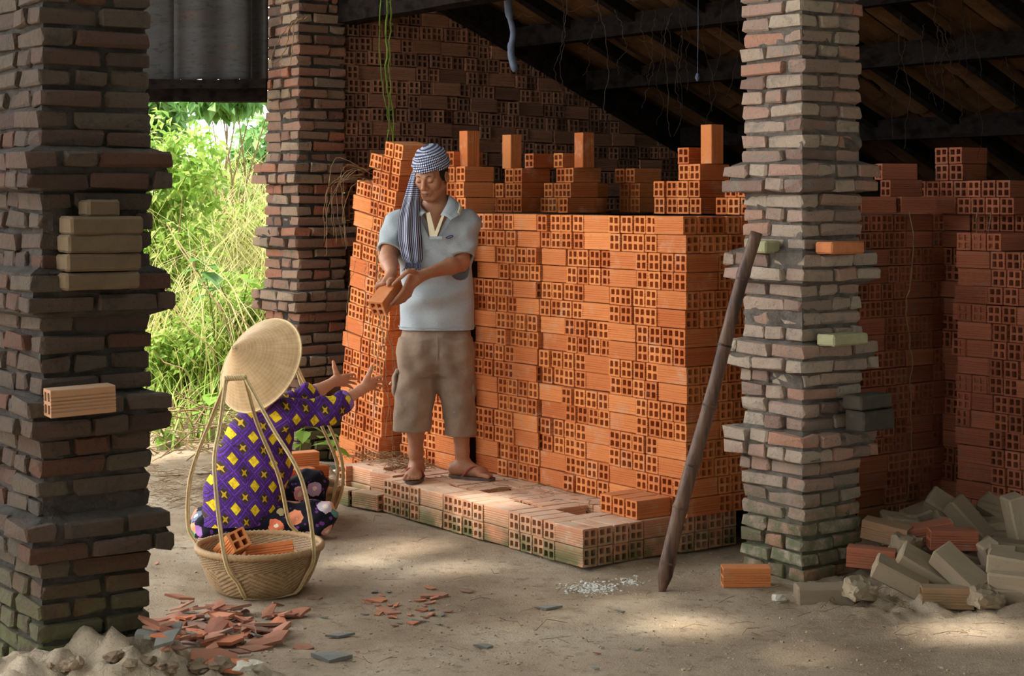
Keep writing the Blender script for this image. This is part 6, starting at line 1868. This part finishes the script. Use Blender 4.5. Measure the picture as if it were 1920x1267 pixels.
# flip-flops
for ft in (ft1, ft2):
    heel, ball, td, sd = ft; m = MB(); v = []; nn = 26
    ctr = (Vector((heel.x, heel.y, 0)) + Vector((ball.x, ball.y, 0))) / 2 + td * .018
    for z_ in (ZP + .001, SOLE - .0005):
        for i in range(nn):
            a = i / nn * 6.283; l = math.cos(a); s_ = math.sin(a); w_ = .046 - .010 * max(0, -l) ** .5 + .004 * max(0, l)
            p = ctr + td * l * .132 + sd * s_ * w_; v.append(Vector((p.x, p.y, z_)) - Vector(man.location))
    f = [tuple(range(nn - 1, -1, -1)), tuple(range(nn, 2 * nn))] + [(i, (i + 1) % nn, nn + (i + 1) % nn, nn + i) for i in range(nn)]
    m.add(v, f); so = m.build('flip_flop', M['sole'], man)
    st = MB(); tp_ = ball + td * .018 + sd * (-.022); tp_.z = SOLE + .004; top = ball - td * .02 + sd * (-.012); top.z = SOLE + .046
    for s_ in (-1, 1):
        e_ = heel.lerp(ball, .42) + sd * s_ * .043; e_.z = SOLE
        md = e_.lerp(top, .55) + sd * s_ * .012; md.z = SOLE + .040
        st.tube([p - Vector(man.location) for p in spline([tp_, top, md, e_], 6)], .0048, 6)
    st.build('strap', M['redstrap'], so)
o = link('hollow_brick', hbm(1, 'brick'), None, None); o.matrix_world = Matrix.Translation(BKC) @ BKM.to_4x4(); tag(o, 'orange hollow brick held in both hands of the standing man', 'brick')

# ================================================================== the squatting woman, seen from behind
WY = 7.78
def K(px, py, dy=0.0): return W(px, py, WY + dy)
wom = empty('person', (K(470, 985).x, WY, gz(K(470, 985).x, WY))); tag(wom, 'squatting woman seen from behind in purple yellow-checked blouse, arms stretched out', 'person')
F = Field((-1.52, 7.42, -.02), (-.52, 8.55, .98), .0042)
hc = K(492, 706, .03)
F.ell(hc, (.074, .088, .098), None, .02)
nk = K(497, 762, .0)
F.cap(hc + Vector((0, 0, -.04)), nk, .05, .052, .03)
SHR, SHL = K(540, 776, -.06), K(520, 768, .20)
F.cap(nk, SHR, .05, .05, .04); F.cap(nk, SHL, .05, .05, .04)
F.cap(nk + Vector((0, .03, -.06)), K(455, 950, .04), .06, .10, .05)
EW, WW = K(617, 770, -.02), K(674, 733, .10)
F.cap(SHR, EW, .042, .036, .03); F.cap(EW, EW.lerp(WW, .3), .036, .035, .02); F.cap(EW.lerp(WW, .3), WW, .035, .022, .02)
E2, W2 = K(578, 744, .26), K(628, 714, .36)
F.cap(SHL, E2, .042, .036, .03); F.cap(E2, E2.lerp(W2, .3), .036, .035, .02); F.cap(E2.lerp(W2, .3), W2, .035, .022, .02)
# near hand: open, palm towards the man, thumb up
def openhand(wr, pm, spread, thumb, Fd):
    hand(Fd, wr, pm, spread, thumb, (.019, .024), .012, .80)
pm = K(687, 722, .13)
fs = []
for i, (tx, ty) in enumerate(((717, 707), (722, 716), (720, 725), (712, 733))):
    kn = K(696 - .6 * i, 711.5 + i * 5.4, .14 + .003 * i); tip = K(tx, ty, .17 + .012 * i); fs.append([kn, kn.lerp(tip, .45) + Vector((0, -.004, .004)), kn.lerp(tip, .78) + Vector((0, -.004, .003)), tip])
openhand(WW, pm, fs, [K(684, 718, .12), K(690, 706, .11), K(694, 696, .11), K(697, 686, .115)], F)
pm = K(638, 713, .38)
fs = []
for i, (tx, ty) in enumerate(((665, 702), (670, 711), (668, 720), (661, 728))):
    kn = K(647 - .6 * i, 704.5 + i * 5.4, .385 + .003 * i); tip = K(tx, ty, .42 + .01 * i); fs.append([kn, kn.lerp(tip, .45) + Vector((0, -.004, .004)), kn.lerp(tip, .78) + Vector((0, -.004, .003)), tip])
openhand(W2, pm, fs, [K(634, 708, .37), K(630, 698, .36), K(627, 688, .36), K(625, 678, .365)], F)
# folded legs under the trousers and one bare foot
F.cap(K(440, 965, .05), K(600, 968, .02), .085, .06, .04); F.cap(K(440, 965, .18), K(585, 915, .34), .085, .06, .04); F.cap(K(585, 915, .34), K(560, 985, .30), .055, .04, .03)
F.cap(K(600, 968, .02), K(520, 992, .10), .05, .035, .03)
part('body', F, M['skin_w'], wom, 2)
# blouse
gw = wom.location.z
Fb = Field((-1.55, 7.36, .06), (-.60, 8.36, .72), .005)
def bf(X, Y, Z):
    a = Z - K(0, 880).z; b = X - K(470, 0).x
    return .007 * np.sin((a * .9 + b * .55) * 36 + 2 * np.sin(b * 12)) * (a < .12) + .006 * np.sin((b + .35 * a) * 42 + 1) * np.clip(-a * 4, 0, 1)
ys = (984, 960, 920, 880, 840, 800, 776, 764)
lf = (369, 371, 381, 394, 408, 424, 442, 470); rt = (505, 522, 536, 545, 548, 548, 540, 522)
lf = (370, 372, 382, 395, 409, 425, 444, 470)
zz = [K(0, y).z for y in ys]; cx = [(K(a, 900).x + K(b, 900).x) / 2 for a, b in zip(lf, rt)]; rx = [(K(b, 900).x - K(a, 900).x) / 2 for a, b in zip(lf, rt)]
cy = [WY + .02, WY + .02, WY + .03, WY + .04, WY + .05, WY + .05, WY + .06, WY + .06]; ry = [.17, .165, .155, .15, .145, .14, .12, .09]
Fb.loft(zz, cx, cy, rx, ry, .02, 0, 'u', 2.2, bf)
Fb.cap(nk + Vector((-.01, .02, -.03)), SHR + Vector((0, 0, -.01)), .06, .066, .05); Fb.cap(nk + Vector((0, .03, -.03)), SHL, .06, .062, .05)
Fb2 = Fb.like()
CW = EW.lerp(WW, .55); C2 = E2.lerp(W2, .20)
Fb2.cap(SHR, EW, .068, .062, .03); Fb2.cap(EW, CW + (CW - EW).normalized() * .05, .060, .050, .03); Fb2.cap(SHL, E2, .062, .056, .03); Fb2.cap(E2, C2 + (C2 - E2).normalized() * .05, .056, .05, .03)
Fb2.warp(lambda X, Y, Z: .004 * np.sin((X * 1.0 + Z * .5) * 70) + .003 * np.sin((X - Z) * 46))
cutcap(Fb2, CW, (WW - EW)); cutcap(Fb2, C2, (W2 - E2))
h_ = np.maximum(.05 - np.abs(Fb.d - Fb2.d), 0) / .05; Fb.d = np.minimum(Fb.d, Fb2.d) - h_ * h_ * .05 * .25
Fb.cap(CW + (WW - EW).normalized() * .06, CW - (WW - EW).normalized() * .03, .041, .037, .004, 's'); Fb.cap(C2 + (W2 - E2).normalized() * .06, C2 - (W2 - E2).normalized() * .03, .041, .037, .004, 's')
def buv(V):
    return np.stack([V[:, 0] + .45 * (V[:, 1] - WY) + .05, V[:, 2] + .12 * V[:, 0], np.zeros(len(V))], -1)
bl = part('blouse', Fb, M['purple'], wom, 2, buv)
for c_, a_, b_, r_ in ((CW, EW, WW, .050), (C2, E2, W2, .049)):
    d = (b_ - a_).normalized(); x = d.cross(Vector((0, 0, 1))).normalized(); y = d.cross(x); m = MB(); v = []
    for s_, rr_ in ((-.022, r_ + .004), (.004, r_ + .002), (.004, r_ - .006), (-.022, r_ - .006)):
        for i in range(24):
            q = i / 24 * 6.283; v.append(c_ + d * s_ + (x * math.cos(q) + y * math.sin(q)) * rr_ * (1 + .03 * math.sin(q * 5)) - Vector(wom.location))
    f = [(k * 24 + i, k * 24 + (i + 1) % 24, ((k + 1) % 4) * 24 + (i + 1) % 24, ((k + 1) % 4) * 24 + i) for k in range(4) for i in range(24)]
    m.add(v, f); m.build('cuff', M['cuff'], wom, True)
# trousers
Ft = Field((-1.56, 7.36, gw - .02), (-.62, 8.42, .42), .006)
Ft.ell(K(415, 985, .05), (.155, .17, .11), None, .04); Ft.cap(K(430, 985, .0), K(598, 970, -.02), .100, .076, .05); Ft.cap(K(598, 970, -.02), K(540, 994, .08), .074, .055, .04)
Ft.cap(K(450, 970, .16), K(586, 910, .32), .10, .072, .05); Ft.cap(K(586, 910, .32), K(566, 985, .30), .072, .055, .04); Ft.cap(K(540, 994, .08), K(470, 1000, .12), .055, .045, .03)
Ft.warp(lambda X, Y, Z: .005 * np.sin((X + Z * .6) * 46) + .004 * np.sin((X - Z * 1.3) * 62)); Ft.plane((0, 0, gw + .004), (0, 0, -1))
part('trousers', Ft, M['floral'], wom, 2)
# hair at the nape, below the hat
Fn = Field(np.array(hc) - .2, np.array(hc) + .2, .006); Fn.ell(hc + Vector((0, -.01, .0)), (.082, .092, .10), None, .02)
part('hair', Fn, M['hair'], wom, 1)
# conical hat
ap = K(435, 650, -.20); ax_ = Vector((.52, .707, -.47)).normalized()      # from the apex down the axis
HH, HRr = .205, .232
x = ax_.cross(Vector((0, 0, 1))).normalized(); y = ax_.cross(x); v = []; f = []; cc = []; na, nl = 96, 26
for lay in (0, 1):
    for j in range(nl + 1):
        t = j / nl; r = HRr * t ** 1.02; z_ = HH * t - .012 * math.sin(t * math.pi) * 0
        for i in range(na):
            a = i / na * 6.283; wv = 1 + .004 * math.sin(a * 3 + 1) * t
            v.append(ap + ax_ * (z_ + lay * .004) + (x * math.cos(a) + y * math.sin(a)) * (r * wv) - Vector(wom.location)); cc.append((i / na, t * .31, lay))
n1 = (nl + 1) * na
for lay in (0, 1):
    for j in range(nl):
        for i in range(na):
            q = (lay * n1 + j * na + i, lay * n1 + j * na + (i + 1) % na, lay * n1 + (j + 1) * na + (i + 1) % na, lay * n1 + (j + 1) * na + i); f.append(q[::-1] if lay == 0 else q)
for i in range(na): f.append((nl * na + i, nl * na + (i + 1) % na, n1 + nl * na + (i + 1) % na, n1 + nl * na + i))
me = pym('conical_hat', v, f); set_uv(me, cc); hat = link('conical_hat', me, M['hat'], wom, smooth=True)
m = MB(); m.tube([ap + ax_ * (HH + .001) + (x * math.cos(i / 96 * 6.2832) + y * math.sin(i / 96 * 6.2832)) * (HRr + .001) - Vector(wom.location) for i in range(97)], .0045, 6, False); m.build('hat_rim', M['cane'], hat, True)
m = MB(); m.tube([ap + ax_ * (HH * t) + (x * math.cos(q) + y * math.sin(q)) * (HRr * t + .0015) - Vector(wom.location) for q in (0,) for t in (0.02, .06)], .004, 6)
m.build('hat_tip', M['cane'], hat, True)
SUN_SPOTS = [(*AB(a, -0.44, ZP), r) for a, r in ((.45, .10), (.75, .15), (1.02, .17), (1.3, .12), (1.62, .10), (2.0, .12))] + [(*G(px, py), r) for px, py, r in ((655, 1050, .17), (760, 1022, .2), (850, 1060, .18), (1180, 1130, .14), (1270, 1170, .22), (1060, 1160, .12), (1790, 1185, .2), (1890, 1190, .16), (755, 1235, .10), (1010, 1130, .1), (900, 1190, .1), (1500, 1220, .14), (330, 1010, .12))]
shade_tree((-4.6, 4.4, 0), (-2.75, 6.1, 5.6), (2.8, 3.2, .9), 30000, (.16, .30), 41, 'broad shade tree left of the yard, its crown over the open bay', SUN_SPOTS)
shade_tree((-2.4, -1.2, 0), (0.2, 2.4, 5.2), (3.1, 2.9, .9), 24000, (.16, .30), 42, 'broad shade tree behind the place of the viewer', SUN_SPOTS)
shade_tree((5.4, 1.0, 0), (3.6, 2.6, 4.8), (2.9, 3.1, .9), 22000, (.16, .30), 43, 'shade tree at the right front of the kiln shed', SUN_SPOTS)
shade_tree((-.4, 12.6, 0), (-.9, 9.9, 5.2), (2.7, 2.2, .8), 22000, (.16, .30), 44, 'shade tree behind the kiln shed, its crown reaching over the bay', SUN_SPOTS)  # added crown, covers the open sky above the bay
# unseen hedges added behind and beside the viewer to cut skylight from the front
def hedge(name, c, r, n, seed, label):
    root = empty(name, (c[0], c[1], 0)); tag(root, label, 'hedge')
    V, F, rn = leaf_cloud(n, lambda rs, k: np.array(c) + (rs.rand(k, 3) - .5) * 2 * np.array(r), (.2, .34), seed, .1, None, .6)
    o = leaf_obj('foliage', V, F, rn, M['canopy'], root, (c[0], c[1], 0)); o['kind'] = 'stuff'
hedge('hedge', (2.4, -3.0, 3.2), (5.6, .9, 3.2), 15000, 51, 'tall dense hedge behind the place of the viewer')
hedge('hedge', (7.2, 2.6, 3.0), (.8, 5.0, 3.0), 12000, 52, 'tall dense hedge along the right of the yard')
hedge('hedge', (-4.8, -1.9, 3.0), (1.7, 1.5, 3.0), 9000, 53, 'tall dense hedge at the left behind the place of the viewer')
